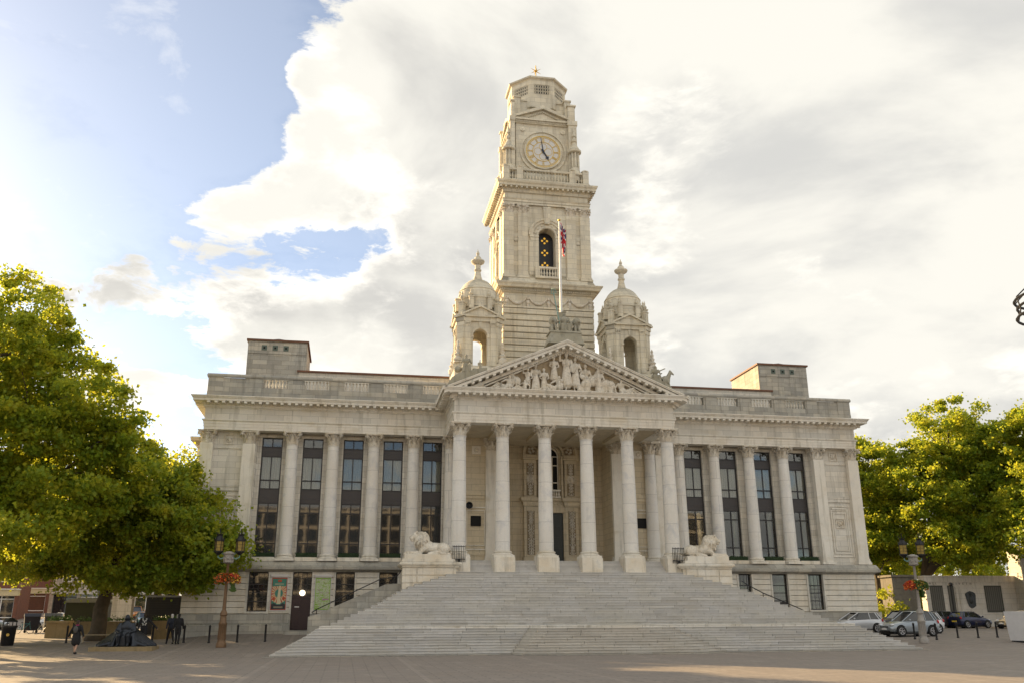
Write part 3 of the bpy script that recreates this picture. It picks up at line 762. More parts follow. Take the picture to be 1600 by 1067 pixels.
for q in (-1, 1):
    cx = PC+q*1.62
    mb.box(cx-.52, cx+.52, 7.62, 7.999, 5.8, 10.1); mb.box(cx-.50, cx+.50, 7.72, 7.999, 10.75, 14.05)
    mb.box(cx-.62, cx+.62, 7.5, 7.999, 13.72, 13.84); mb.box(cx-.58, cx+.58, 7.56, 7.999, 13.84, 14.1)
    mb.box(cx-.6, cx+.6, 7.54, 7.999, 5.8, 6.25)
    mb.box(PC+q*1.05-.07, PC+q*1.05+.07, 7.7, 7.998, 5.8, 9.8)
    mb.box(PC+q*.92-.07, PC+q*.92+.07, 7.6, 7.998, 10.76, 14.05)
    mb.sweep([(0, 10.1), (.05, 10.2), (.08, 10.4), (.22, 10.5), (.25, 10.62), (.28, 10.74), (-.1, 10.75)], [(cx-.55, 8), (cx-.55, 7.55), (cx+.55, 7.55), (cx+.55, 8)])
mb.box(PC-1.1, PC+1.1, 7.72, 7.997, 9.64, 10.1); mb.box(PC-1.1, PC+1.1, 7.55, 7.997, 10.55, 10.74)
for k in range(7): mb.ell((PC-.9+.3*k, 7.7, 10.3), (.09, .05, .09), 6, 4)
mb.box(PC-1.1, PC+1.1, 7.74, 7.998, 10.1, 10.55)
mb.arch(PC, 14.1, .95, 1.12, 7.6, 8.0, 20); mb.arch(PC, 14.1, 2.02, 2.2, 7.62, 8.0, 24); mb.arch(PC, 14.1, 1.121, 2.019, 7.85, 8.0, 24); mb.arch(PC, 14.1, .70, .80, 7.75, 8.0, 20)
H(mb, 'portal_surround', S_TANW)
random.seed(5)
def carving(x0, x1, z0, z1, y, name='carved_panel'):
    mb = MB(); mb.box(x0, x1, y-.02, y, z0, z1, 1); n = int((z1-z0)/.2)
    cx = (x0+x1)/2; hw = (x1-x0)/2
    for k in range(n):
        z = z0+(k+.5)*(z1-z0)/n; w = hw*random.uniform(.45, .85)
        for q in (-1, 1):
            mb.tube([(cx, y-.05, z-.1), (cx+q*w*.6, y-.07, z-.06), (cx+q*w, y-.06, z+.03), (cx+q*w*.6, y-.08, z+.09)], [.03, .035, .03, .03], 5)
            mb.ell((cx+q*w*.55, y-.06, z+.05), (.045, .045, .045), 5, 4)
        mb.ell((cx, y-.06, z), (.06, .06, .09), 6, 4)
    return H(mb, name, [S_CARV, S_CARVBG])
for q in (-1, 1):
    cx = PC+q*1.62
    carving(cx-.30, cx+.30, 6.45, 9.75, 7.618); carving(cx-.30, cx+.30, 10.95, 11.9, 7.718); carving(cx-.30, cx+.30, 12.55, 13.45, 7.718)
    mb = MB(); mb.T = Matrix.Translation((cx, 7.7, 12.22)) @ Matrix.Rotation(PI/2, 4, 'X'); mb.lathe([(.30, -.02), (.31, .07), (.25, .08), (.23, .03), (.1, .05)], n=18); mb.T = None; mb.ell((cx, 7.62, 12.22), (.13, .09, .16), 7, 5)
    H(mb, 'carved_roundel', S_CARV)
for k in range(7):
    a = PI*(k+.5)/7; mb = MB()
    cx, cz = PC+1.57*math.cos(a), 14.1+1.57*math.sin(a)
    mb.arch(PC, 14.1, 1.2, 1.94, 7.80, 7.849, 4, a-.17, a+.17, 1)
    for j in range(5):
        t = a+(j-2)*.06; rr = 1.57+.2*math.sin(j*2.4+k); mb.ell((PC+rr*math.cos(t), 7.79, 14.1+rr*math.sin(t)), (.11, .07, .1), 6, 4)
    H(mb, 'carved_voussoir', [S_CARV, S_CARVBG])
mb = MB(); mb.box(PC-.96, PC+.96, 7.86, 7.93, 5.85, 9.62)
for q in (-1, 1):
    for z in (6.1, 6.95, 7.8, 8.65): mb.box(PC+q*.48-.3, PC+q*.48+.3, 7.83, 7.858, z, z+.65)
H(mb, 'double_door', M_GDOOR)
mb = MB(); mb.arch(PC, 14.05, .62, .72, 8.0, 8.1, 16)
bars(mb, PC-.7, PC+.7, 8.1, [11.3, 12.0, 13.35, 14.05], [PC-.66, PC-.22, PC+.22, PC+.66], .035, .08)
mb.tube([(PC, 8.05, 14.05), (PC, 8.05, 14.7)], .03, 5)
pw = H(mb, 'portal_window', S_TRIM)
mb = MB(); mb.box(PC-.7, PC+.7, 8.12, 8.14, 11.25, 14.8); mb.build('pane', M_HOLE, pw)
mb = MB()
random.seed(3)
for k in range(26):
    mb.cbox((PC+random.uniform(-.18, .18), 8.10, 12.05+random.uniform(0, 1.25)), random.uniform(.05, .14), .012, random.uniform(.05, .16), 0)
mb.build('stained_glass', M_GOLD, pw)
mb = MB(); mb.box(PC-.75, PC+.75, 7.4, 7.6, 10.76, 10.86); mb.box(PC-.75, PC+.75, 7.4, 7.6, 11.28, 11.38)
for k in range(7): mb.lathe(baluster_prof(10.86, .42, .07), (PC-.6+k*.2, 7.5), 8)
H(mb, 'balcony', S_TRIM)

# pediment: raking cornice, tympanum, figures
def rake(mb, s, o0, o1, y0, y1, xe=8.88, apexz=20.83, basez=17.0):
    # band parallel to the slope between perpendicular drops o0 > o1 (measured down from the top line)
    sl = (apexz-basez)/xe; k = math.sqrt(1+sl*sl)
    def top(x, o): return apexz-sl*abs(x)-o*k
    xa = 0; pts = [(s*xa, top(0, o1)), (s*xe, top(xe, o1)), (s*xe, top(xe, o0)), (s*xa, top(0, o0))]
    if s < 0: pts = pts[::-1]
    mb.prism(pts, y0, y1, 'y')
mb = MB()
for s in (-1, 1):
    rake(mb, s, .07, 0, -1.38, 5.5); rake(mb, s, .16, .0703, -1.33, 5.4); rake(mb, s, .34, .1603, -1.25, 0, 8.75); rake(mb, s, .56, .3403, -.72, -.2, 8.3); rake(mb, s, .66, .5603, -.58, -.2, 8.1)
H(mb, 'raking_cornice', S_TRIM)
mb = MB(); sl = (20.83-17.0)/8.88; an = math.atan(sl)
for s in (-1, 1):
    for k in range(17):
        x = .3+k*.5; z = 20.83-sl*x-.36*1.09
        T = Matrix.Translation((s*x, -.97, z)) @ Matrix.Rotation(s*an, 4, 'Y'); mb.T = T; mb.box(-.11, .11, -.26, .26, -.15, -.004)
    for k in range(50):
        x = .1+k*.155; z = 20.83-sl*x-.58*1.09
        mb.T = Matrix.Translation((s*x, -.62, z)) @ Matrix.Rotation(s*an, 4, 'Y'); mb.box(-.045, .045, -.05, .05, -.10, -.004)
mb.T = None
H(mb, 'raking_modillions', S_TRIM, kind='stuff')
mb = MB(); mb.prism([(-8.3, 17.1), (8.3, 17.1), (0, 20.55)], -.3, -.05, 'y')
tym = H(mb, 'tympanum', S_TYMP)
mb = MB()
mb.prism([(-8.0, 17.15), (8.0, 17.15), (0, 20.45)], 0, 8.2, 'y')
H(mb, 'portico_roof', M_LEAD)
# podium under the portico and the short flight between the plinths
mb = MB(); mb.box(-8.3, 8.3, .3, 9, 0, 5.4); mb.box(-8.25, 8.25, -.72, .3, 0, 4.765)
for k in range(5): mb.box(-7.9, 7.9, -.4+k*.24, 1.2, 4.766+k*.165, 4.766+(k+1)*.165-.002)
mb.box(-7.9, 7.9, 1.0, 8, 5.4, 5.6)
for k in range(2): mb.box(PC-2.4, PC+2.4, 6.6+k*.4, 8, 5.6+k*.13, 5.6+(k+1)*.13)
H(mb, 'podium', S_STEP)
# ------------------------------------------------------------------ clock tower
tower = thing('clock_tower', 'tall square limestone clock tower rising behind the pediment, octagonal top with a star', 'clock tower', (.77, 11.85, 0))
def Tw(mb, name, mat=None, parent=None, **k): return mb.build(name, mat or S_TOWR, parent or tower, **k)
def four(mb, fn, n=4):
    T0 = mb.T
    for k in range(n):
        mb.T = Matrix.Rotation(k*2*PI/n, 4, 'Z') if T0 is None else T0 @ Matrix.Rotation(k*2*PI/n, 4, 'Z')
        fn(mb)
    mb.T = T0
def sq(h): return [(-h, -h), (h, -h), (h, h), (-h, h)]
# closed square path, outside on the right hand side when walking +x along the front
def ring(mb, prof, h): mb.sweep(prof, sq(h), closed=True)
mb = MB(); mb.box(-3.72, 3.72, -3.72, 3.72, 15, 28.0); mb.box(-3.3, 3.3, -3.3, 3.3, 36, 38.2); Tw(mb, 'core')
for k in range(17):
    z = 17.3+k*.53; mb = MB(); ring(mb, [(-.13, z+.02), (0, z+.08), (0, z+.50), (-.13, z+.55)], 3.87); Tw(mb, 'stone_course', S_TOWR)
mb = MB(); ring(mb, [(0, 26.32), (.05, 26.34), (.05, 26.5), (-.07, 26.52), (-.07, 27.62), (.1, 27.7), (.12, 27.98), (.5, 28.02), (.58, 28.2), (.68, 28.3), (.70, 28.42), (0, 28.56)], 3.87); Tw(mb, 'lower_cornice')
mb = MB()
def dent(mb):
    for i in range(52): mb.box(-4.0+i*.155, -4.0+i*.155+.085, -4.13, -3.97, 27.78, 27.95)
four(mb, dent); Tw(mb, 'dentils', kind='stuff')
def garland(mb):
    for i in range(5):
        x = -3.55+i*1.775
        mb.ell((x, -3.88, 27.2), (.14, .12, .16), 6, 4); mb.ell((x, -3.9, 26.85), (.17, .12, .2), 6, 4); mb.ell((x, -3.86, 26.6), (.13, .1, .12), 6, 4)
        if i < 4:
            pts = [(x+.1+1.57*t, -3.86-.04*math.sin(PI*t), 27.25-.55*math.sin(PI*t)**.8) for t in [j/8 for j in range(9)]]
            mb.tube(pts, [.05+.06*math.sin(PI*j/8) for j in range(9)], 6)
mb = MB(); four(mb, garland); Tw(mb, 'garlands', S_CARV, kind=None)
# belfry storey
mb = MB()
def bel(mb):
    mb.frustum(-4.1, 4.1, -4.1, -3.4, 28.5, -3.85, 3.85, -3.85, -3.4, 29.02)
    mb.wall_arch(-2.5, 3.62, 29.0, 35.95, 0, .76, 33.0, -3.62, -2.5, 29.0)
    for x in (-3.34, -2.12, 2.12, 3.34):
        mb.box(x-.42, x+.42, -3.80, -3.62, 29.35, 35.0); mb.box(x-.52, x+.52, -3.92, -3.622, 29.02, 29.2); mb.box(x-.47, x+.47, -3.86, -3.621, 29.2, 29.35)
    for x in (-2.73, 2.73):
        mb.box(x-.19, x+.19, -3.74, -3.62, 32.75, 33.1); mb.box(x-.16, x+.16, -3.70, -3.621, 32.4, 32.75)
    for q in (-1, 1):
        mb.box(q*1.13-.4, q*1.13+.4, -3.76, -3.62, 32.85, 33.05); mb.box(q*1.1-.36, q*1.1+.36, -3.72, -3.621, 32.55, 32.85)
        mb.box(q*1.15-.42, q*1.15+.42, -3.70, -3.621, 29.4, 32.54)
    mb.arch(0, 33.05, 1.45, 1.62, -3.78, -3.6, 20); mb.arch(0, 33.05, 1.22, 1.449, -3.70, -3.6, 20); mb.arch(0, 33.05, .77, .88, -3.68, -3.6, 16)
    mb.prism([(-.22, 34.1), (.22, 34.1), (.34, 35.7), (-.34, 35.7)], -3.86, -3.6, 'y')
    for k in range(7):
        a = PI*(k+.5)/7
        if k != 3: mb.ell((1.04*math.cos(a), -3.64, 33.05+1.04*math.sin(a)), (.11, .06, .11), 6, 4)
four(mb, bel); Tw(mb, 'belfry_walls')
tcap = capital_mb(.36, .78, .52, 8).build('capital', S_CARV, tower, smooth=True)
first = True
for k in range(4):
    M = Matrix.Rotation(k*PI/2, 4, 'Z')
    for x in (-3.34, -2.12, 2.12, 3.34):
        p = M @ Vector((x, -3.58, 35.0)); c = tcap if first else tcap.copy()
        if not first: COL.objects.link(c)
        first = False; c.location = p; c.rotation_euler = (0, 0, k*PI/2); c.scale = (1, .62, 1)
mb = MB()
def balc(mb):
    mb.box(-1.12, 1.12, -4.1, -3.86, 29.02, 29.2); mb.box(-1.12, 1.12, -4.1, -3.86, 29.88, 30.05)
    mb.box(-1.12, -.72, -4.08, -3.861, 29.2, 29.88); mb.box(.72, 1.12, -4.08, -3.861, 29.2, 29.88)
    for k in range(6): mb.lathe(baluster_prof(29.2, .68, .10), (-.6+k*.24, -3.98), 8)
for k in range(4): mb = MB(); mb.T = Matrix.Rotation(k*PI/2, 4, 'Z'); balc(mb); Tw(mb, 'balcony', smooth=True)
# lattice screens with gilded quatrefoils, sunlight put in as a faint glow
mb = MB()
def scr(mb):
    mb.box(-.8, .8, -2.62, -2.54, 29.0, 33.0); mb.arch(0, 33.0, .0, .8, -2.62, -2.54, 12)
lou = Tw(mb, 'bell_screens', M_BLACK) if False else None
for k in range(4):
    mb = MB(); mb.T = Matrix.Rotation(k*PI/2, 4, 'Z'); scr(mb); l_ = Tw(mb, 'bell_screen', M_BLACK); lou = lou or l_
def quad(mb):
    for z in (30.75, 31.9, 33.02):
        for a in range(4):
            x, zz_ = .16*math.cos(a*PI/2), .16*math.sin(a*PI/2)
            T = mb.T; mb.T = T @ Matrix.Translation((x*1.35, -2.64, z+zz_*1.35)) @ Matrix.Rotation(PI/2, 4, 'X'); mb.lathe([(.095, 0), (.095, .02)], n=10); mb.T = T
mb = MB(); four(mb, quad); mb.build('quatrefoils', emis('amber_painted_glow', (.75, .42, .04), .25), lou)
mb = MB()
ring(mb, [(0, 35.8), (0, 36.0), (.05, 36.02), (.05, 36.2), (.12, 36.28), (-.1, 36.3), (-.1, 36.86), (.04, 36.9), (.1, 37.02), (.1, 37.14), (.16, 37.2), (.16, 37.3), (.50, 37.32), (.52, 37.5), (.62, 37.62), (.66, 37.78), (-.6, 37.95)], 3.80)
Tw(mb, 'main_cornice')
mb = MB()
def mod(mb):
    for i in range(19): mb.box(-4.1+i*.455-.08, -4.1+i*.455+.08, -4.28, -3.96, 37.17, 37.315)
four(mb, mod); Tw(mb, 'modillions', kind='stuff')
# balustrade storey
mb = MB(); ring(mb, [(0, 37.9), (.1, 37.95), (.1, 38.18), (0, 38.25), (-.35, 38.3)], 3.78); ring(mb, [(-.34, 39.1), (.04, 39.1), (.06, 39.28), (-.34, 39.3)], 3.72)
def balp(mb):
    for x in (-3.55, -2.35, 2.35):
        mb.box(x-.27, x+.27, -3.82, -3.3, 38.2, 39.42)
        mb.lathe([(.36, 39.42), (.36, 39.5), (.2, 39.6), (.05, 39.68)], (x, -3.56), 8)
four(mb, balp); Tw(mb, 'parapet')
mb = MB()
def bals(mb):
    for k in range(15): mb.lathe(baluster_prof(38.24, .87, .10), (-1.96+k*.28, -3.56), 8)
    for x0 in (-3.2, 2.72):
        for k in range(3): mb.lathe(baluster_prof(38.24, .87, .10), (x0+k*.25, -3.56), 8)
four(mb, bals); Tw(mb, 'balusters', kind='stuff', smooth=True)
mb = MB()
def fint(mb):   # little round tempietti on the corners
    c = (-3.15, -2.75)
    mb.lathe([(.52, 38.6), (.52, 39.5), (.42, 39.9), (.42, 39.95)], c, 12); mb.lathe([(.30, 39.9), (.30, 41.45)], c, 10)
    for k in range(8): a = k*PI/4; mb.lathe([(.085, 39.95), (.075, 41.4)], (c[0]+.38*math.cos(a), c[1]+.38*math.sin(a)), 6)
    mb.lathe([(.44, 41.4), (.62, 41.5), (.64, 41.66), (.5, 41.8), (.40, 42.0), (.22, 42.3), (.16, 42.55), (.26, 42.65), (.26, 42.8), (.12, 42.95), (.10, 43.1), (.2, 43.2), (.13, 43.42), (.05, 43.9), (.02, 44.2)], c, 12)
for k in range(4):
    m_ = MB(); m_.T = Matrix.Rotation(k*PI/2, 4, 'Z'); fint(m_); Tw(m_, 'corner_tempietto', smooth=True)
# clock storey
CY = -2.65
mb = MB(); mb.box(-2.45, 2.45, -2.45, 2.45, 37.9, 45.4)
def clk(mb):
    mb.box(-2.47, -2.0, CY, -2.4, 38.2, 44.4); mb.box(2.0, 2.47, CY, -2.4, 38.2, 44.4)
    mb.box(-2.0, 2.0, CY+.05, -2.4, 38.2, 44.4)
    mb.arch(0, 41.67, 1.95, 2.12, CY-.06, CY+.1, 40, 0, 2*PI); mb.arch(0, 41.67, 1.57, 1.74, CY-.10, CY+.1, 40, 0, 2*PI)
    for q in (-1, 1):
        T = mb.T; mb.T = T @ Matrix.Translation((q*1.85, CY, 43.85)) @ Matrix.Rotation(PI/2, 4, 'X'); mb.lathe([(.26, -.02), (.26, .06), (.18, .04), (.06, .09)], n=10); mb.T = T
    mb.box(-2.62, 2.62, CY-.13, -2.4, 44.38, 44.66); mb.box(-2.72, 2.72, CY-.3, -2.4, 44.66, 44.84)
    mb.prism([(-2.72, 44.845), (2.72, 44.845), (0, 46.1)], CY+.02, -1.9, 'y')
    sl_ = math.atan2(1.25, 2.72)
    for q in (-1, 1):
        mb.prism([(0, 45.9), (q*2.78, 44.62+.2), (q*2.78, 45.0), (0, 46.28)][::q], CY-.32, -1.9, 'y')
    mb.box(-2.62, -2.05, -2.62, -2.05, 45.0, 47.05)
    mb.box(-2.70, -1.98, -2.70, -1.98, 47.053, 47.2)
    mb.box(-3.05, -2.63, -3.05, -2.3, 38.2, 44.4); mb.box(-3.12, -2.6, -3.12, -2.2, 44.4, 44.84); mb.box(-2.95, -2.63, -2.95, -2.3, 44.845, 46.4); mb.box(-3.05, -2.6, -3.05, -2.2, 46.4, 46.55)
four(mb, clk)
mb.box(-2.2, 2.2, -2.2, 2.2, 45.4, 46.95); mb.box(-2.3, 2.3, -2.3, 2.3, 46.96, 47.12)
Tw(mb, 'clock_storey')
mb = MB()
def den2(mb):
    for i in range(34): mb.box(-2.5+i*.149, -2.5+i*.149+.08, CY-.22, CY-.1, 44.47, 44.63)
    for q in (-1, 1):
        for i in range(12):
            x = .1+i*.149; mb.box(q*x-.04, q*x+.04, CY-.12, CY+.04, 45.62-x*.46, 45.78-x*.46)
four(mb, den2); Tw(mb, 'dentils', kind='stuff')
def on_face(mb, k=0): mb.T = Matrix.Rotation(k*PI/2, 4, 'Z') @ Matrix.Translation((0, CY, 41.67)) @ Matrix.Rotation(PI/2, 4, 'X')
for k in range(4):
    lab = 'white clock dial facing the square' if k == 0 else None
    mb = MB(); on_face(mb, k); mb.lathe([(1.57, 0), (1.57, .05)], n=48); cf = Tw(mb, 'clock_face', M_CLOCKW)
    g = MB(); on_face(g, k)
    def an(r0, r1, z0, z1, c=(0, 0), n=40, mbx=g):
        mbx.sweep([(0, z0), (0, z1), (-(r1-r0), z1), (-(r1-r0), z0)], [(c[0]+r1*math.cos(2*PI*i/n), c[1]+r1*math.sin(2*PI*i/n)) for i in range(n)], closed=True)
    an(1.50, 1.575, .051, .09); an(1.38, 1.41, .051, .075); an(.93, .98, .051, .08)
    for a in range(4): an(.335, .37, .051, .068, (.47*math.cos(a*PI/2+.0), .47*math.sin(a*PI/2)), 20)
    for i in range(60):
        t = 2*PI*i/60; T = g.T; g.T = T @ Matrix.Rotation(t, 4, 'Z'); g.box(1.41, 1.50, -.018, .018, .051, .07); g.T = T
    num = ['XII', 'I', 'II', 'III', 'IIII', 'V', 'VI', 'VII', 'VIII', 'IX', 'X', 'XI']
    for i, s_ in enumerate(num):
        T = g.T; g.T = T @ Matrix.Rotation(-2*PI*i/12, 4, 'Z'); wd = {'I': .06, 'V': .13, 'X': .13}; tot = sum(wd[c] for c in s_); x = -tot/2
        for c in s_:
            w = wd[c]; xc = x+w/2
            def st(xa, xb, t=.028): g.add([(xa-t/2, .98, .052), (xa+t/2, .98, .052), (xb+t/2, 1.38, .052), (xb-t/2, 1.38, .052), (xa-t/2, .98, .075), (xa+t/2, .98, .075), (xb+t/2, 1.38, .075), (xb-t/2, 1.38, .075)], [(4,5,6,7),(0,1,5,4),(1,2,6,5),(2,3,7,6),(3,0,4,7)])
            if c == 'I': st(xc, xc)
            elif c == 'V': st(xc, xc-.05); st(xc, xc+.05, .02)
            else: st(xc-.05, xc+.05); st(xc+.05, xc-.05, .02)
            x += w
        g.T = T
    g.build('gilt_ring', M_GOLD, cf)
    for ang, ln, w, nm in ((-9, 1.42, .05, 'minute_hand'), (149, .92, .09, 'hour_hand')):
        h = MB(); on_face(h, k); h.T = h.T @ Matrix.Rotation(-R(ang) if ang > 0 else -R(ang)*1.0, 4, 'Z')
        h.T = (Matrix.Rotation(k*PI/2, 4, 'Z') @ Matrix.Translation((0, CY, 41.67)) @ Matrix.Rotation(PI/2, 4, 'X')) @ Matrix.Rotation(-R(ang), 4, 'Z')
        zo = .12 if ln > 1 else .10
        h.prism([(-w, -.25), (w, -.25), (w*.6, ln*.6), (w*.3, ln), (-w*.3, ln), (-w*.6, ln*.6)], zo, zo+.015); h.lathe([(.10, zo-.04), (.10, zo+.03)], n=12)
        if ln < 1: h.prism([(-.05, ln*.62), (-.17, ln*.72), (0, ln), (.17, ln*.72), (.05, ln*.62)], zo+.016, zo+.03)
        h.build(nm, M_BLUE, cf)
# octagonal lantern
OCT = 2.55
def octp(r): return [(r/math.cos(PI/8)*math.cos(PI/8+k*PI/4-PI/2-PI/4), r/math.cos(PI/8)*math.sin(PI/8+k*PI/4-PI/2-PI/4)) for k in range(8)]
mb = MB(); mb.prism(octp(OCT-.06), 46.9, 49.7)
def oc(mb):
    w = OCT*math.tan(PI/8)
    mb.box(-w, -w+.28, -OCT, -OCT+.06, 46.9, 49.75); mb.box(w-.28, w, -OCT, -OCT+.06, 46.9, 49.75); mb.box(-w+.28, w-.28, -OCT, -OCT+.06, 49.3, 49.75); mb.box(-w+.28, w-.28, -OCT, -OCT+.06, 46.9, 48.25)
    for i in range(6): mb.box(-.62+i*.225, -.62+i*.225+.10, -OCT+.02, -OCT+.06, 48.25, 49.3)
    for j in range(4): mb.box(-w+.28, w-.28, -OCT+.02, -OCT+.058, 48.25+j*.32-.02, 48.36+j*.32-.02)
four(mb, oc, 8)
mb.sweep([(0, 49.75), (.06, 49.8), (.20, 49.86), (.24, 50.0), (.1, 50.08), (-1, 50.25), (-2.3, 50.5)], octp(OCT), closed=True)
mb.prism(octp(.4), 50.2, 50.55)
Tw(mb, 'lantern', loc=(0, 0, -.62))
mb = MB()
def och(mb):
    w = OCT*math.tan(PI/8); mb.box(-w+.4, w-.4, -OCT+.03, -OCT+.055, 48.3, 49.28)
four(mb, och, 8); Tw(mb, 'lattice_openings', M_HOLE, loc=(0, 0, -.62))
mb = MB(); mb.tube([(0, 0, 49.5), (0, 0, 52.4)], .05, 6)
for k in range(6):
    a = PI/2+k*PI/3; mb.add([(.1*math.cos(a+PI/6), -.02, 51.8+.1*math.sin(a+PI/6)), (.62*math.cos(a), 0, 51.8+.62*math.sin(a)), (.1*math.cos(a-PI/6), -.02, 51.8+.1*math.sin(a-PI/6)), (0, -.1, 51.8), (0, .1, 51.8)], [(0, 1, 3), (1, 2, 3), (1, 0, 4), (2, 1, 4)])
for q in (-1, 1):
    mb.add([(-.08, 0, 51.72), (.08, 0, 51.72), (0, q*.6, 51.8), (0, 0, 51.9)], [(0, 1, 2), (1, 3, 2), (3, 0, 2)])
Tw(mb, 'star', M_GOLD)

# ------------------------------------------------------------------ domed turrets
def urn(mb, x, y, z, s=1.0):
    mb.lathe([(.10*s, z), (.10*s, z+.08*s), (.05*s, z+.14*s), (.17*s, z+.3*s), (.18*s, z+.4*s), (.09*s, z+.52*s), (.06*s, z+.62*s), (.09*s, z+.66*s), (.03*s, z+.85*s), (.0, z+.95*s)], (x, y), 8)
def turret(loc, label):
    t = thing('domed_turret', label, 'turret', loc, 0, 'domed turrets beside the tower')
    B = lambda mb, n, m=S_TOWR, **k: mb.build(n, m, t, **k)
    mb = MB()
    mb.box(-2.0, 2.0, -1.9, 1.9, 15.0, 20.0); mb.frustum(-2.0, 2.0, -1.9, 1.9, 20.0, -1.75, 1.75, -1.7, 1.7, 20.35)
    def side(mb):
        mb.wall_arch(-1.15, 1.15, 20.3, 24.0, 0, .56, 22.72, -1.62, -1.15, 20.3, 12)
        for q in (-1, 1):
            mb.box(q*.98-.17, q*.98+.17, -1.72, -1.62, 20.6, 23.5); mb.box(q*.98-.21, q*.98+.21, -1.77, -1.62, 20.35, 20.6)
            mb.box(q*.98-.2, q*.98+.2, -1.75, -1.61, 23.5, 23.58); mb.box(q*.98-.23, q*.98+.23, -1.79, -1.61, 23.74, 23.86)
            for j in range(3): mb.ell((q*.98+(j-1)*.15, -1.74, 23.66), (.07, .06, .09), 5, 4)
            mb.box(q*.64-.09, q*.64+.13, -1.67, -1.1, 22.6, 22.74)
        mb.arch(0, 22.74, .57, .70, -1.67, -1.6, 14); mb.prism([(-.08, 23.35), (.08, 23.35), (.13, 23.85), (-.13, 23.85)], -1.72, -1.6, 'y')
        # corner shafts set diagonally
        T = mb.T; mb.T = T @ Matrix.Rotation(PI/4, 4, 'Z')
        mb.box(-.42, .42, -2.10, -1.5, 20.3, 23.5); mb.box(-.30, .30, -2.18, -2.1, 20.6, 23.5); mb.box(-.36, .36, -2.22, -1.5, 23.5, 23.85)
        mb.box(-.40, .40, -2.28, -1.4, 23.86, 24.2); mb.box(-.5, .5, -2.42, -1.3, 24.2, 24.36)
        mb.box(-.36, .36, -2.5, -1.9, 19.6, 20.5)
        mb.T = T
        mb.box(-1.25, 1.25, -1.76, -1.0, 23.87, 24.2); mb.box(-1.42, 1.42, -1.92, -1.0, 24.2, 24.36)
        mb.prism([(-1.45, 24.365), (1.45, 24.365), (0, 25.1)], -1.78, -.9, 'y')
        for q in (-1, 1): mb.prism([(0, 25.02), (q*1.5, 24.3), (q*1.5, 24.42), (0, 25.18)][::q], -1.95, -1.0, 'y')
    four(mb, side); B(mb, 'arcade')
    mb = MB(); mb.box(-1.2, 1.2, -1.2, 1.2, 23.9, 24.6); mb.prism(octp(1.55), 24.37, 25.25)
    def ped(mb):
        for q in (-1, 1): mb.box(q*.72-.17, q*.72+.17, -1.85, -1.2, 24.9, 25.85); mb.box(q*.72-.21, q*.72+.21, -1.9, -1.15, 25.85, 25.95)
        T = mb.T; mb.T = T @ Matrix.Rotation(PI/4, 4, 'Z'); mb.box(-.2, .2, -2.2, -1.8, 24.36, 25.4); mb.box(-.24, .24, -2.24, -1.76, 25.4, 25.5); mb.T = T
    four(mb, ped); B(mb, 'drum_piers')
    for k in range(4):
        for x_, y_, z_, s_, a_ in ((-.72, -1.5, 25.95, .8, 0), (.72, -1.5, 25.95, .8, 0), (0, -2.0, 25.5, 1.05, PI/4)):
            mb = MB(); mb.T = Matrix.Rotation(k*PI/2+a_, 4, 'Z'); urn(mb, x_, y_, z_, s_); B(mb, 'urn', smooth=True)
    mb = MB(); pr = [(1.66, 25.2), (1.66, 25.45), (1.6, 25.5), (1.6, 25.9), (1.66, 25.95), (1.66, 26.1), (1.58, 26.14)]
    for i in range(9):
        a = i/8*PI/2*.86; pr.append((1.56*math.cos(a), 26.2+1.75*math.sin(a)))
        if i == 2: pr += [(1.56*math.cos(a)+.05, 26.22+1.75*math.sin(a)), (1.56*math.cos(a)-.02, 26.34+1.75*math.sin(a))]
    pr += [(.36, 28.0), (.28, 28.3), (.22, 28.65), (.30, 28.75), (.30, 28.82), (.22, 28.9), (.24, 29.25), (.5, 29.42), (.56, 29.55), (.54, 29.62), (.30, 29.72), (.26, 29.9), (.12, 30.05), (.10, 30.15), (.14, 30.25), (.03, 30.5), (.02, 30.62)]
    mb.lathe(pr, n=28); B(mb, 'dome', S_TOWR, smooth=True)
    mb = MB()
    def cand(mb):
        T = mb.T; mb.T = T @ Matrix.Rotation(PI/4, 4, 'Z'); mb.lathe([(.32, 20.5), (.36, 20.8), (.2, 21.0), (.3, 21.15), (.14, 21.3), (.2, 21.5), (.1, 21.6), (.15, 21.8), (.07, 21.95), (.11, 22.1), (.02, 22.3)], (0, -2.45), 10); mb.T = T
    for k in range(4): mb = MB(); mb.T = Matrix.Rotation(k*PI/2, 4, 'Z'); cand(mb); B(mb, 'candelabrum', S_CARV, smooth=True)
    return t
turret((-5.43, 6.45, 0), 'domed limestone bell turret left of the tower, sunlight glowing inside its arch')
turret((6.67, 6.45, 0), 'domed limestone bell turret right of the tower, its arch in shade')

# ------------------------------------------------------------------ staircase
M_JOINT = simple('dark_joint', (.06,.055,.05), .95)
stair = thing('stone_staircase', 'broad pale stone staircase rising in two flights to the portico', 'staircase', (0, -8, 0))
def S_(mb, name, mat=S_STEP, **k):
    o = mb.build(name, mat, stair, **k); o.matrix_parent_inverse = Matrix.Translation((0, 8, 0)); return o
XE_Y = [-10.8, -9.0, -7.8, -6.8, -6.06, -5.3, -4.6, -3.3, -2.7, -1.8, -1.1]
XE_X = [18.45, 16.9, 16.1, 15.5, 14.6, 13.6, 12.7, 11.5, 10.7, 9.1, 7.95]
rows = []
for i in range(11): rows.append((-10.8+.3*i, .135*i, .135*(i+1)))
for i in range(20): rows.append((-6.8+.3*i, 1.485+.1643*i, 1.485+.1643*(i+1)))
def bow(x, i):
    if i > 10: return 0
    hw = 6.1-.19*i; c = .25-.03*i; u = abs(x-c)
    if u >= hw: return 0
    e = sstep(0, 1, (hw-u)/(.45 if x < c else 2.0))
    return e*(1.0+.35*(1-(u/hw)**2))
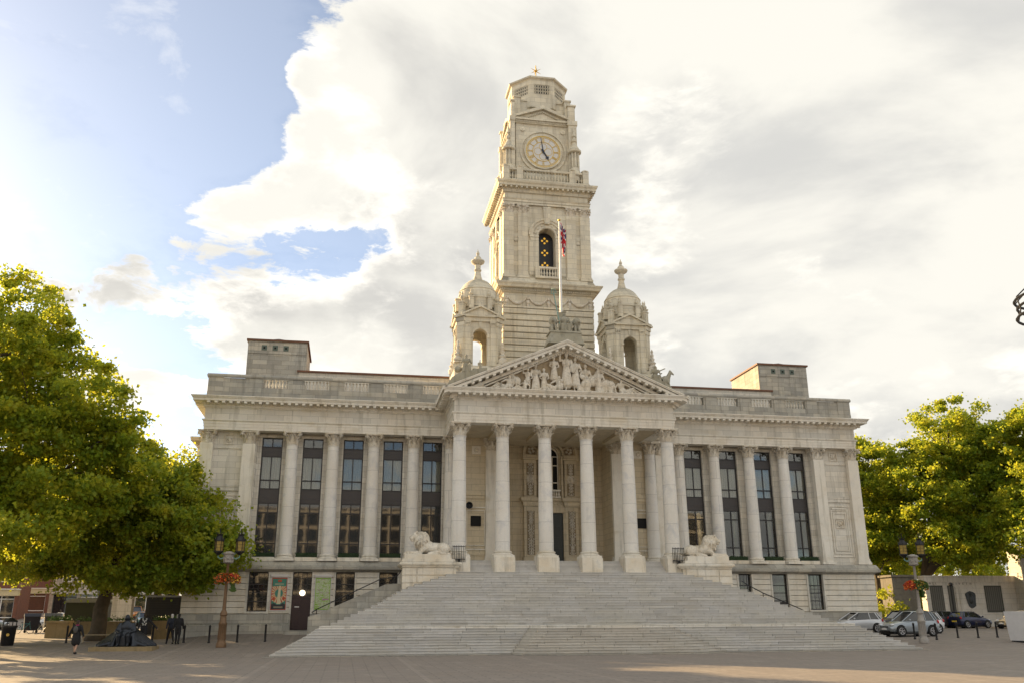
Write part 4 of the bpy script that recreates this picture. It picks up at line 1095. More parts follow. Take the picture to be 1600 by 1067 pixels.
def prism_block(mb, i, xa, xb, y0, yb, z0, z1, bowed):
    n = max(1, int(math.ceil((xb-xa)/.2))) if bowed else 1
    xs = [xa+(xb-xa)*k/n for k in range(n+1)]
    poly = [(x, y0-(bow(x, i) if bowed else 0)) for x in xs]+[(xb, yb), (xa, yb)]
    mb.prism(poly, z0, z1)
random.seed(21)
blocks = []
for i, (y, z0, z1) in enumerate(rows):
    xe = float(np.interp(y, XE_Y, XE_X)); back = y+.3+.12 if i not in (10,) else -6.6
    if i == 10: back = -6.75
    x = -xe; joints = [x]
    while x < xe-.3:
        x += random.uniform(1.5, 2.5)
        if xe-x < .9: x = xe
        joints.append(min(x, xe))
    ends = ()
    if i <= 10:
        ends = (.25-.03*i-(6.1-.19*i), .25-.03*i+(6.1-.19*i))
        joints = sorted([j for j in joints if all(abs(j-e) > .5 for e in ends)]+list(ends))
    for a, b in zip(joints[:-1], joints[1:]): blocks.append((i, a+.012, b-.012, y+random.uniform(0, .008), back, z0+.003 if i else -.3, z1-random.uniform(0, .004)))
cnt = 0; rest = MB()
for bl in blocks:
    i, a, b, y, back, z0, z1 = bl; a += .03 if i <= 10 and abs(a-(.25-.03*i-(6.1-.19*i))-.012) < .02 else 0; bowed = i <= 10 and a < 7 and b > -7
    if cnt < 296:
        mb = MB(); prism_block(mb, i, a, b, y+.03, back, z0, z1-.06, bowed); prism_block(mb, i, a, b, y, back, z1-.042, z1, bowed)
        S_(mb, 'step_block' if i != 10 else 'landing_block', S_LAND if i == 10 else (S_STEP2 if i < 10 and abs((a+b)/2-.2) < 6.1-.19*i else S_STEP)); cnt += 1
    else: prism_block(rest, i, a, b, y+.03, back, z0, z1-.06, False); prism_block(rest, i, a, b, y, back, z1-.042, z1, False)
S_(rest, 'upper_step_blocks', kind='stuff')
mb = MB()
for i, (y, z0, z1) in enumerate(rows):
    xe = float(np.interp(y, XE_Y, XE_X))-.03
    if i <= 10:
        xs = np.linspace(-xe, xe, 240); mb.prism([(float(x), y+.12-bow(float(x), i)) for x in xs]+[(xe, -.75), (-xe, -.75)], -.4 if i == 0 else z0-.01, z1-.012)
    else: mb.box(-xe, xe, y+.06, -.75, z0-.01, z1-.012)
S_(mb, 'rubble_core', S_STEP2)

# kerb at the foot
mb = MB(); xs = [-18.75]+list(np.linspace(-7, 7.5, 40))+[18.75]
mb.prism([(float(x), -11.0-bow(float(x), 0)) for x in xs]+[(18.75, -10.79), (-18.75, -10.79)][:2], -.3, .045)
S_(mb, 'kerb', S_GREY)

# lion pedestals and side walls
def pedestal(s, label):
    t = thing('lion_pedestal', label, 'pedestal', (s*9.5, -.1, 3.6), 0, 'pedestals beside the stairs')
    mb = MB(); o = Vector((s*9.5, -.1, 3.6)); mb.T = Matrix.Translation(-o)
    x0, x1 = sorted((s*11.15, s*7.75)); ya = -1.12
    mb.box(x0, x1, ya, 1.6, .6, 5.1)
    b = mb.build('die', S_PED, t)
    for z0, z1 in ((3.62, 4.02), (4.08, 4.5), (4.56, 4.98)):
        for u, v in (((s*11.22, s*10.3), (s*10.25, s*7.9))):
            pass
        for u, v in ((11.22, 10.32), (10.26, 7.95)):
            a, c = sorted((s*u, s*v)); m_ = MB(); m_.T = mb.T; m_.box(a, c, ya-.06, ya+.002, z0, z1); m_.build('rusticated_block', S_PED, t)
    m_ = MB(); m_.T = mb.T; pth = [(-11.2, 1.6), (-11.2, ya-.06), (-7.6, ya-.06), (-7.6, -.9)] if s < 0 else [(7.6, -.9), (7.6, ya-.06), (11.2, ya-.06), (11.2, 1.6)]
    m_.sweep([(-.4, 5.0), (.02, 5.02), (.05, 5.1), (.16, 5.16), (.2, 5.22), (.2, 5.3), (.12, 5.36), (-.4, 5.37)], pth)
    m_.build('cornice', S_PED, t)
    m_ = MB(); m_.T = mb.T; a, c = sorted((s*11.25, s*7.85)); m_.box(a, c, ya-.12, 1.5, 5.373, 5.56)
    a, c = sorted((s*11.1, s*8.1)); m_.box(a, c, ya-.02, 1.4, 5.563, 5.84)
    if s > 0: m_.box(10.0, 11.0, ya+.1, 1.3, 5.843, 6.05)
    m_.build('top_slab', S_PED, t)
pedestal(-1, 'pale moulded stone pedestal carrying the lion that looks left')
pedestal(1, 'pale moulded stone pedestal carrying the lion that looks right')

def sc_build(mb, name, mat, parent, vox, **k): return mb.build(name, mat, parent, remesh=vox, **k)
def lion():
    mb = MB(); E = mb.ell
    # body along +x to the head, lying; origin under the chest
    E((-.55, 0, .42), (.75, .34, .36), 12, 8); E((-.05, 0, .52), (.5, .36, .42), 12, 8)
    E((-1.05, .0, .42), (.42, .36, .38), 12, 8)
    for q in (-1, 1):
        E((-1.05, q*.28, .38), (.40, .18, .36), 10, 7); mb.limb((-.8, q*.34, .16), (-.35, q*.38, .10), .13, .10); E((-.28, q*.38, .08), (.17, .11, .09), 8, 6)
        mb.limb((.15, q*.26, .35), (.30, q*.28, .14), .17, .13); mb.limb((.30, q*.28, .12), (.98, q*.24, .11), .13, .11); E((1.05, q*.24, .11), (.19, .13, .11), 8, 6)
        for j in range(3): E((1.2, q*.24+(j-1)*.075, .07), (.06, .04, .06), 6, 4)
        E((.50, q*.20, 1.42), (.07, .05, .09), 6, 5)
    # mane in thick locks
    E((.22, 0, .98), (.42, .38, .50), 12, 8)
    rnd = random.Random(4)
    for k in range(130):
        a = rnd.uniform(-PI, PI); t = rnd.uniform(-.95, .95); r_ = math.sqrt(1-t*t)
        p = Vector((.20+.42*r_*math.cos(a), .38*r_*math.sin(a), .96+.52*t))
        if p.x > .5 and p.z > .95: continue
        mb.limb(p, p+Vector((.05*math.cos(a), .05*math.sin(a), -.2)), .05, .022, 5)
    E((.52, 0, 1.12), (.27, .22, .27), 12, 8); E((.50, 0, 1.33), (.2, .18, .13), 10, 6); E((.76, 0, 1.04), (.17, .14, .13), 10, 7); E((.76, 0, .90), (.12, .11, .07), 8, 6)
    E((.90, 0, 1.10), (.05, .07, .05), 6, 5)
    mb.limb((.60, 0, 1.26), (.86, 0, 1.13), .07, .055)
    for q in (-1, 1): E((.66, q*.12, 1.22), (.09, .05, .04), 6, 5)
    mb.tube([(-1.4, 0, .3), (-1.55, .2, .12), (-1.3, .45, .07), (-.85, .5, .07)], [.08, .07, .06, .09], 8)
    mb.box(-1.5, 1.25, -.5, .5, -.02, .035)
    return mb
for s in (-1, 1):
    t = thing('lion_statue', 'white stone lion lying on its pedestal and looking left, left of the stairs' if s < 0 else 'white stone lion lying on its pedestal and looking right, right of the stairs', 'lion statue', (s*9.75, -.55, 5.84), PI if s < 0 else 0, 'stone lions flanking the stairs')
    o = sc_build(lion(), 'lion_body', S_CARV, t, .021); t.scale = (1.12, 1.12, 1.02)
# railing baskets beside the lions
for s in (-1, 1):
    x = s*7.55; t = thing('iron_railing', 'short black iron railing between the %s lion and the end column' % ('left' if s < 0 else 'right'), 'railing', (x, -.9, 5.4), 0, 'iron railings by the lions')
    mb = MB()
    for z in (.15, .95): mb.box(-.42, .42, -.02, .02, z, z+.04)
    mb.build('rail', M_IRON, t)
    for k in range(8):
        m_ = MB(); xx = -.4+k*.114; m_.box(xx-.014, xx+.014, -.015, .015, -.02, 1.0); m_.ell((xx, 0, 1.0), (.025, .025, .06), 5, 4); m_.build('baluster', M_IRON, t)
    m_ = MB(); m_.box(-.1, .1, -.05, .08, -.25, .15); m_.build('bracket', M_IRON, t)
# sloping wall and handrails
mb = MB(); mb.prism([(-17.0, .9), (-17.0, 2.0), (-16.6, 2.1), (-12.2, 4.0), (-11.2, 4.05), (-11.2, .9)], -.3, .2, 'y')
tag(mb.build('stair_side_wall', S_GREY), 'sloping dark stained stone wall beside the left end of the stairs', 'wall')
def handrail(pts, label):
    o = Vector(pts[0]); t = thing('handrail', label, 'handrail', (o.x, o.y, o.z-.9), 0)
    mb = MB(); mb.tube([Vector(p)-Vector((o.x, o.y, o.z-.9)) for p in pts], .035, 6); mb.build('rail', M_IRON, t)
    for p in pts[1:-1]:
        m_ = MB(); q = Vector(p)-Vector((o.x, o.y, o.z-.9)); m_.tube([q, q-Vector((0, 0, .75))], .03, 6); m_.box(q.x-.05, q.x+.05, q.y-.05, q.y+.05, q.z-.75, q.z-.7); m_.build('post', M_IRON, t)
handrail([(-16.8, -.05, 2.25), (-16.5, -.05, 2.45), (-14.6, -.05, 3.35), (-12.6, -.05, 4.3), (-11.5, -.05, 4.5), (-11.2, -.05, 4.9)], 'thin iron handrail on the sloping wall left of the stairs')
handrail([(12.0, -.9, 4.25), (12.4, -.9, 4.0), (13.5, -.9, 3.45), (14.9, -.9, 2.9), (16.4, -.9, 2.3)], 'thin iron handrail running down beside the right end of the stairs')
# ------------------------------------------------------------------ pediment figures and roof groups
def stand(mb, x, y, z, h, lean=0, shield=False, skirt=True, arm=0, helm=False):
    s = h/1.9; E = mb.ell; P = lambda a, b, c: (x+a*s+lean*c, y+b*s, z+c*s)
    E(P(0, 0, 1.72), (.12*s, .12*s, .15*s), 8, 6); mb.limb(P(0, 0, 1.45), P(0, 0, 1.62), .06*s, .055*s)
    E(P(0, 0, 1.28), (.26*s, .17*s, .26*s), 10, 7); E(P(0, 0, 1.0), (.2*s, .15*s, .2*s), 8, 6)
    if skirt:
        mb.limb(P(0, 0, .95), P(0, 0, .12), .2*s, .3*s, 10)
        for k in range(6): a = k*PI/3+.3; mb.limb(P(.16*math.cos(a), .16*math.sin(a), .95), P(.3*math.cos(a), .26*math.sin(a), .03), .04*s, .06*s, 5)
    else:
        E(P(0, 0, .85), (.24*s, .17*s, .22*s), 8, 6)
        for q in (-1, 1): mb.limb(P(q*.1, 0, .75), P(q*.12, 0, .4), .10*s, .075*s); mb.limb(P(q*.12, 0, .4), P(q*.13, 0, .05), .075*s, .05*s); E(P(q*.13, -.06, .03), (.06*s, .12*s, .04*s), 6, 4)
    for q in (-1, 1):
        up = arm == q
        e = P(q*.36, -.08, 1.05) if not up else P(q*.38, -.1, 1.35); hnd = P(q*.22, -.2, .95) if not up else P(q*.36, -.12, 1.7)
        mb.limb(P(q*.25, 0, 1.42), e, .08*s, .065*s, 6); mb.limb(e, hnd, .06*s, .045*s, 6); E(hnd, .06*s, 6, 4)
    if shield: E(P(.3, -.2, .95), (.17*s, .06*s, .27*s), 10, 6)
    if helm: E(P(0, 0, 1.84), (.13*s, .16*s, .08*s), 8, 5); mb.limb(P(0, -.12, 1.93), P(0, .14, 1.95), .03*s, .03*s, 5)
def recline(mb, x, y, z, s, d):
    E = mb.ell; P = lambda a, b, c: (x+a*s*d, y+b*s, z+c*s)
    E(P(-.35, 0, .98), (.12*s, .12*s, .15*s), 8, 6); E(P(-.38, 0, .62), (.26*s, .18*s, .28*s), 10, 7); E(P(-.28, 0, .3), (.28*s, .2*s, .24*s), 8, 6)
    mb.limb(P(-.1, 0, .22), P(.5, -.05, .45), .15*s, .11*s); mb.limb(P(.5, -.05, .45), P(.95, 0, .12), .1*s, .07*s); mb.limb(P(-.1, 0, .15), P(.7, 0, .15), .14*s, .1*s); mb.limb(P(.7, 0, .15), P(1.25, 0, .1), .09*s, .06*s)
    mb.limb(P(-.6, 0, .78), P(-.85, -.05, .45), .08*s, .06*s); mb.limb(P(-.85, -.05, .45), P(-.8, -.1, .12), .06*s, .05*s); mb.limb(P(-.15, -.05, .78), P(.2, -.1, .58), .08*s, .06*s); E(P(.24, -.1, .56), .06*s, 6, 4)
    for k in range(5): mb.limb(P(-.4+.3*k, -.1, .25), P(-.3+.35*k, -.16, .02), .07*s, .07*s, 5)
def horse(mb, x, y, z, s, d):
    E = mb.ell; P = lambda a, b, c: (x+a*s*d, y+b*s, z+c*s)
    E(P(0, 0, .75), (.4*s, .22*s, .36*s), 10, 7); mb.limb(P(.2, 0, .95), P(.42, -.02, 1.4), .2*s, .12*s); mb.limb(P(.40, -.02, 1.46), P(.66, -.04, 1.22), .11*s, .07*s)
    for q in (-1, 1): mb.limb(P(.4, q*.05, 1.5), P(.38, q*.06, 1.62), .035*s, .01*s, 5); mb.limb(P(.22, q*.12, .6), P(.3, q*.12, .05), .08*s, .05*s); mb.limb(P(-.22, q*.12, .6), P(-.25, q*.12, .05), .09*s, .05*s)
    for k in range(6): E(P(.16+.05*k, 0, 1.1+.08*k), (.07*s, .09*s, .1*s), 5, 4)
def ped_fig(fn, name, label):
    mb = MB(); fn(mb); o = mb.build(name, S_CARV, tym, remesh=.03); o['label'] = label
def fx(px): return (px-885.5)/21.7
def fz(px, py): return 17.14+(603+(px-745)*13/275-py)/20.6
Y0 = -.52
def std(px, top, label, name='carved_figure', base=None, **k):
    zb = 17.16 if base is None else fz(px, base)
    ped_fig(lambda mb: stand(mb, fx(px), Y0, zb, fz(px, top)-zb, **k), name, label)
std(887, 547, 'tallest helmeted figure at the centre of the pediment, holding a shield', base=600, shield=True, arm=-1, helm=True)
std(867, 553.5, 'tall draped standing figure left of the central one', base=590)
std(901, 555.5, 'draped figure cradling a bundle right of the central one', base=600)
std(838, 565, 'draped woman standing third from the left', skirt=True)
std(825.5, 570, 'slender bare-legged youth standing with one arm raised', skirt=False, arm=-1)
std(851, 571, 'stooping cloaked figure seen from behind', skirt=True)
std(938.5, 572, 'woman with folded arms beside the elephant')
def mother(mb):
    x, z = fx(917), 17.2; stand(mb, x, Y0, z, 2.15); mb.ell((x, Y0-.1, z+.55), (.4, .26, .42), 10, 7); mb.ell((x-.25, Y0-.2, z+1.1), (.2, .14, .2), 8, 6); mb.limb((x-.3, Y0, z+.4), (x-.3, Y0-.1, z), .2, .2)
ped_fig(mother, 'carved_figure', 'broad seated mother figure right of centre')
ped_fig(lambda mb: horse(mb, fx(807), Y0+.05, 17.16, .95, -1), 'carved_horse', 'rearing horse head and chest in the left of the pediment')
ped_fig(lambda mb: horse(mb, fx(928), Y0+.08, 17.16, 1.25, 1), 'carved_horse', 'horse head rising behind the mother figure')
ped_fig(lambda mb: recline(mb, fx(789), Y0-.05, 17.16, 1.0, -1), 'carved_figure', 'reclining nude leaning on one arm in the left corner')
ped_fig(lambda mb: recline(mb, fx(982), Y0-.05, 17.16, 1.0, 1), 'carved_figure', 'reclining nude stretched out in the right corner')
ped_fig(lambda mb: recline(mb, fx(866), Y0-.12, 17.16, 1.05, -1), 'carved_figure', 'crouching figure at the feet of the tall figures')
ped_fig(lambda mb: recline(mb, fx(911), Y0-.12, 17.16, .72, 1), 'carved_figure', 'small child curled at the feet of the mother figure')
ped_fig(lambda mb: recline(mb, fx(815), Y0-.12, 17.16, .7, -1), 'carved_figure', 'small seated figure in front of the left horse')
def eleph(mb):
    x, z, y = fx(952), 17.16, Y0; E = mb.ell
    E((x-.1, y, z+.72), (.42, .25, .38), 10, 7); E((x+.28, y-.02, z+.78), (.22, .2, .24), 9, 6); E((x+.18, y-.2, z+.75), (.14, .04, .2), 7, 5)
    mb.tube([(x+.42, y-.08, z+.8), (x+.52, y-.1, z+.5), (x+.56, y-.1, z+.2), (x+.68, y-.1, z+.08)], [.11, .08, .06, .05], 7); mb.limb((x+.4, y-.14, z+.6), (x+.5, y-.2, z+.45), .04, .02, 5)
    for a in (-.38, -.15, .1, .3): mb.limb((x+a, y-.08, z+.5), (x+a+.02, y-.1, z+.04), .12, .09)
ped_fig(eleph, 'carved_elephant', 'small elephant walking right in the right half')
def arc_(mb):
    x, z = fx(965), 17.16; mb.tube([(x+.1, Y0, z+.05), (x-.12, Y0, z+.3), (x-.05, Y0, z+.6), (x+.2, Y0, z+.68)], [.09, .1, .08, .04], 7)
ped_fig(arc_, 'carved_tusk', 'upright curving horn beside the right reclining figure')
ped_fig(lambda mb: (mb.ell((fx(877.5), Y0-.15, 17.55), (.16, .2, .3), 8, 6), mb.ell((fx(877.5), Y0-.25, 17.95), (.15, .14, .15), 8, 6)), 'carved_lion_cub', 'little seated lion left of the central figure')
for px, w, h, lb in ((753, .26, .36, 'stone stump in the far left corner'), (1003, .26, .2, 'low rock beyond the right reclining figure'), (1015, .2, .26, 'squared block in the far right corner')):
    ped_fig(lambda mb: (mb.frustum(fx(px)-w, fx(px)+w, Y0-.15, Y0+.2, 17.16, fx(px)-w*.75, fx(px)+w*.75, Y0-.1, Y0+.2, 17.16+h), mb.ell((fx(px), Y0, 17.16+h), (w*.7, .15, .08), 7, 5)), 'carved_rock', lb)
ped_fig(lambda mb: (mb.box(fx(872), fx(912), Y0-.2, Y0+.2, 17.1, 17.24), mb.ell((fx(890), Y0-.1, 17.24), (.9, .25, .08), 10, 5), mb.ell((fx(925), Y0-.12, 17.24), (.7, .2, .1), 8, 5)), 'carved_ground', 'low carved ground under the central figures')

S_GRP = stone('weathered_statue_stone', (.40,.38,.31), (.34,.31,.23), (.20,.20,.18), .7, None, 3.0, .6)
t = thing('statue_group', 'statue of a seated woman with trident and lions on the pediment tip', 'statue', (.15, .5, 20.85))
mb = MB(); mb.frustum(-1.35, 1.35, -.9, .7, 0, -1.1, 1.1, -.7, .6, .85); mb.frustum(-1.2, 1.2, -.75, .65, .853, -1.15, 1.15, -.7, .6, 1.0); mb.build('plinth', S_GRP, t)
mb = MB()
def seated(mb, x, y, z, s):
    E = mb.ell; P = lambda a, b, c: (x+a*s, y+b*s, z+c*s)
    E(P(0, 0, 1.32), (.12*s, .12*s, .15*s), 8, 6); E(P(0, 0, .92), (.25*s, .18*s, .28*s), 10, 7); mb.limb(P(0, 0, 1.1), P(0, 0, 1.25), .07*s, .06*s)
    for q in (-1, 1): mb.limb(P(q*.14, .05, .55), P(q*.2, -.4, .5), .15*s, .13*s); mb.limb(P(q*.2, -.4, .5), P(q*.22, -.42, .05), .13*s, .12*s); mb.limb(P(q*.25, 0, 1.08), P(q*.38, -.1, .75), .08*s, .06*s); mb.limb(P(q*.38, -.1, .75), P(q*.42, -.35, .75), .06*s, .05*s)
    for k in range(5): mb.limb(P(-.25+.12*k, -.3, .5), P(-.3+.15*k, -.42, .0), .06*s, .08*s, 5)
    E(P(0, .05, .4), (.35*s, .3*s, .4*s), 9, 6)
seated(mb, .08, 0, .95, 1.15); mb.ell((.08, 0, 2.66), (.17, .2, .12), 8, 5); mb.limb((.08, -.2, 2.74), (.08, .25, 2.86), .05, .04, 5); mb.ell((.5, -.35, 1.5), (.1, .3, .36), 8, 6)
mb.build('seated_woman', S_GRP, t, remesh=.03)
for q in (-1, 1):
    mb = MB(); x = .08+q*.88
    mb.ell((x, .1, 1.35), (.28, .42, .3), 8, 6); mb.ell((x+q*.03, -.25, 1.85), (.27, .26, .34), 9, 7); mb.ell((x+q*.1, -.46, 1.85), (.15, .2, .15), 7, 5); mb.ell((x+q*.12, -.6, 1.78), (.09, .1, .08), 6, 5)
    for k in range(14): a = k*.45; mb.limb((x+.25*math.cos(a), -.2+.1*math.sin(a), 1.9+.26*math.sin(a)), (x+.3*math.cos(a), -.15, 1.75+.26*math.sin(a)), .07, .04, 5)
    for k in (-1, 1): mb.limb((x+k*.14, -.3, 1.5), (x+k*.15, -.5, 1.02), .1, .09)
    mb.build('lion', S_GRP, t, remesh=.03)
mb = MB(); mb.tube([(-.35, -.35, 1.6), (-.75, -.25, 4.05)], .035, 6); mb.tube([(-.93, -.25, 3.95), (-.91, -.25, 4.15), (-.88, -.25, 4.4)], .025, 5); mb.tube([(-.72, -.25, 4.0), (-.8, -.25, 4.45)], .025, 5); mb.tube([(-.55, -.25, 4.05), (-.6, -.25, 4.2), (-.68, -.25, 4.4)], .025, 5); mb.tube([(-.94, -.25, 3.97), (-.54, -.25, 4.05)], .025, 5)
mb.build('trident', M_VERD, t)
for s in (-1, 1):
    t = thing('statue_group', 'weathered seated figure with a child on the left end of the pediment' if s < 0 else 'weathered figure driving a small horse chariot on the right end of the pediment', 'statue', (s*6.9, .6, 17.6))
    mb = MB()
    pts = [(-1.5, 0, .0), (-1.2, 0, .5), (-.7, 0, .85), (0, 0, 1.0), (.8, 0, 1.25), (1.3, 0, 1.3)]
    for i in range(5):
        a, b = pts[i], pts[i+1]; mb.prism([(s*-a[0], -.6), (s*-b[0], -.6), (s*-b[0], b[2]), (s*-a[0], a[2])][::1 if s > 0 else -1], -.55, .6, 'y')
    mb.build('mound', S_GRP, t)
    mb = MB()
    if s < 0:
        seated(mb, -.15, -.1, .95, .95); stand(mb, .85, -.1, 1.05, .95); mb.limb((.4, -.2, 1.2), (1.3, -.2, 1.15), .12, .1); mb.ell((-.75, -.1, 1.2), (.3, .2, .25), 7, 5); mb.limb((-.5, -.1, 1.9), (-1.05, -.1, 1.9), .06, .05, 5)
    else:
        seated(mb, .2, -.05, .8, .95); mb.limb((.4, -.1, 1.7), (.95, -.15, 1.95), .06, .05, 5); horse(mb, .95, -.1, .35, .95, 1); mb.tube([(.2+.5*math.cos(a*PI/8), -.35, .85+.5*math.sin(a*PI/8)) for a in range(17)], .05, 5); mb.ell((-.4, 0, .95), (.35, .25, .3), 7, 5)
    mb.build('figures', S_GRP, t, remesh=.04)

# flagpole with a limp flag
t = thing('flagpole', 'white flagpole with a limp red, white and blue flag', 'flagpole', (.5, 2.5, 20.6))
mb = MB(); mb.lathe([(.11, 0), (.10, 5), (.06, 11.2)], n=12); mb.build('pole', M_WHITE, t, smooth=True)
mb = MB(); mb.lathe([(.03, 11.2), (.11, 11.28), (.11, 11.36), (.03, 11.44)], n=10); mb.build('finial', M_GOLD, t, smooth=True)
mb = MB(); mb.lathe([(.26, -1.5), (.26, 3.0), (.32, 3.05), (.32, 3.5), (.2, 3.55)], n=14); mb.build('socket', S_GRP, t, smooth=True)
m = MN('union_flag_cloth')   # crosses laid out on the cloth's own UV map
uv = m.n('ShaderNodeUVMap'); sp = m.n('ShaderNodeSeparateXYZ'); m.l(uv.outputs[0], sp.inputs[0])
u = m.math('SUBTRACT', sp.outputs[0], .5); v = m.math('SUBTRACT', sp.outputs[1], .5); u2 = m.math('MULTIPLY', u, 1.0)
au = m.math('ABSOLUTE', u); av = m.math('ABSOLUTE', v); dd = m.math('ABSOLUTE', m.math('SUBTRACT', au, av))
lt = lambda a, b: m.math('LESS_THAN', a, b)
c = m.mix(lt(dd, .12), (.012, .02, .16), (.75, .75, .75)); c = m.mix(lt(dd, .045), c, (.55, .015, .03))
c = m.mix(m.math('MAXIMUM', lt(au, .10), lt(av, .16)), c, (.75, .75, .75)); c = m.mix(m.math('MAXIMUM', lt(au, .06), lt(av, .10)), c, (.6, .015, .03))
m.setc(c); m.rough(.8)
mb = MB(); nu, nv = 28, 14
for j in range(nv+1):
    for i in range(nu+1):
        U, V = i/nu, j/nv; w = .5*U**.6*(.75+.25*V)
        mb.v.append((.08+w*.62+.10*math.sin(U*19+V*2)*U, -.05+.14*math.sin(U*23+V*1.5)*min(1, U*3), 9.35+1.75*V-1.25*U**.75*(.6+.4*(1-V))+.1*math.sin(U*9)))
mb.f = [(j*(nu+1)+i, j*(nu+1)+i+1, (j+1)*(nu+1)+i+1, (j+1)*(nu+1)+i) for j in range(nv) for i in range(nu)]; mb.m = [0]*len(mb.f)
fo = mb.build('flag', m.mat, t, smooth='all'); uvl = fo.data.uv_layers.new(name='UVMap')
for p in fo.data.polygons:
    for li in p.loop_indices:
        vi = fo.data.loops[li].vertex_index; uvl.data[li].uv = ((vi % (nu+1))/nu, (vi//(nu+1))/nv)

# window boxes
nth = ['second', 'third', 'fourth', 'fifth']
for s in (-1, 1):
    for i, w in enumerate([11.75, 14.67, 17.59, 20.51]):
        order = {0: 'fourth', 1: 'third', 2: 'second', 3: 'first'}[i]
        t = thing('window_box', 'clipped hedge in a window box, %s tall window in from the %s corner' % (order, 'left' if s < 0 else 'right'), 'window box', (s*w, 5.35, 5.72), 0, 'clipped hedges under the tall windows')
        mb = MB(); mb.box(-.78, .78, -.27, .27, 0, .27); mb.build('trough', S_PED, t)
        mb = MB(); rn = random.Random(i+7*s); mb.box(-.72, .72, -.2, .2, .273, .52)
        for k in range(260):
            x, y, z = rn.uniform(-.76, .76), rn.choice([-.23, rn.uniform(-.22, .2)]), rn.uniform(.27, .58)
            if y > -.22: z = rn.uniform(.52, .58)
            a = rn.uniform(0, 6.3); d = .04; mb.add([(x-d*math.cos(a), y, z-d*math.sin(a)), (x+d*math.sin(a), y-.03, z-d*math.cos(a)), (x+d*math.cos(a), y-.01, z+d*math.sin(a))], [(0, 1, 2)])
        mb.build('hedge', M_HEDGE, t)

# posters in silver frames
def flat(name, c): return simple(name, c, .5, 0, .05)
P_TEAL, P_RED, P_CREAM, P_DARK, P_ORNG = flat('poster_teal', (.04,.20,.15)), flat('poster_red', (.45,.06,.02)), flat('poster_cream', (.60,.52,.34)), flat('poster_dark', (.02,.025,.03)), flat('poster_orange', (.55,.18,.04))
P_LIME, P_GREY, P_PINK = flat('poster_lime', (.24,.42,.06)), flat('poster_grey_green', (.52,.54,.44)), flat('poster_mauve', (.42,.20,.36))
def poster(x, label, kind):
    t = thing('poster_frame', label, 'poster', (x, 4.84, 2.4))
    mb = MB(); hw = .57
    mb.box(-hw, hw, 0, .05, 0, .05); mb.box(-hw, hw, 0, .05, 2.2, 2.26); mb.box(-hw, -hw+.05, 0, .05, .05, 2.2); mb.box(hw-.05, hw, 0, .05, .05, 2.2); mb.box(-hw-.04, hw+.04, -.08, .05, 2.262, 2.40)
    mb.build('frame', M_ALU, t)
    mb = MB(); Y_ = .03; hw -= .06
    mb.box(-hw, hw, Y_, Y_+.01, .06, 2.19, 0)
    if kind == 0:
        q = lambda pts, m, d: mb.add([(px_, Y_-d, pz) for px_, pz in pts], [tuple(range(len(pts)))], m)
        q([(-hw, .06), (hw, .06), (hw, 2.19), (-hw, 2.19)], 1, .001); q([(-hw+.04, .1), (hw-.04, .1), (hw-.04, 2.12), (-hw+.04, 2.12)], 0, .002)
        c0 = (0, 1.15)
        for k in range(40):
            a, b = 2*PI*k/40, 2*PI*(k+.95)/40; r0, r1 = .27, .62
            pts = [(max(-hw+.04, min(hw-.04, c0[0]+r*math.cos(g))), max(.35, min(1.62, c0[1]+r*1.05*math.sin(g)))) for r, g in ((r0, a), (r1, a), (r1, b), (r0, b))]
            q(pts, [1, 2, 4, 2][k % 4], .003)
        q([(-.12, .45), (.14, .45), (.10, 1.2), (.12, 1.65), (-.02, 1.65), (-.06, 1.2)], 2, .004)
        for xx in (-.33, .33): q([(xx+.1*math.cos(g), .8+.12*math.sin(g)) for g in [k*PI/5 for k in range(10)]], 1, .004)
        q([(-hw+.04, .1), (hw-.04, .1), (hw-.04, .42), (.3, .52), (.1, .4), (-.1, .4), (-.3, .52), (-hw+.04, .42)], 3, .005)
        q([(-.1, 1.9), (.14, 1.9), (.16, 2.05), (-.12, 2.05)], 1, .004)
        for zl in (1.78, 1.72, .2, .26): q([(-.3, zl), (.3, zl), (.3, zl+.02), (-.3, zl+.02)], 2, .006)
        mb.build('poster_print', [P_TEAL, P_RED, P_CREAM, P_DARK, P_ORNG], t)
    else:
        rn = random.Random(2)
        for r_ in range(40):
            z = .12+r_*.05; a = -hw+.05
            while a < hw-.1:
                w = rn.uniform(.04, .28); w = min(w, hw-.05-a)
                if rn.random() < .9: mb.add([(a, Y_-.002, z), (a+w, Y_-.002, z), (a+w, Y_-.002, z+.036), (a, Y_-.002, z+.036)], [(0, 1, 2, 3)], 2 if rn.random() < .07 else 1)
                a += w+.03
        mb.add([(0, Y_-.003, .72), (.42, Y_-.003, .72), (.42, Y_-.003, .8), (0, Y_-.003, .8)], [(0, 1, 2, 3)], 2)
        mb.build('poster_print', [P_LIME, P_GREY, P_PINK], t)
poster(-19.24, 'silver framed poster with a red sunburst on green, left of the dark door', 0)
poster(-16.3, 'silver framed lime green listings poster right of the dark door', 1)
for x, y, z, lb in ((6.3, 5.05, 9.55, 'round grey floodlight on the wall behind the two right hand portico columns'), (-6.15, 5.05, 9.75, 'small black floodlight behind the leftmost portico column')):
    t = thing('floodlight', lb, 'floodlight', (x, y, z)); mb = MB(); mb.T = Matrix.Rotation(PI/2, 4, 'X'); mb.lathe([(.08, -.2), (.1, 0), (.24, .08), (.26, .3), (.2, .3), (.12, .15)], n=14); mb.build('housing', M_IRON, t, smooth=True)
    mb = MB(); mb.tube([(0, .05, 0), (.12, .1, .0), (.15, .25, -.1)], .03, 6); mb.build('bracket', M_IRON, t)
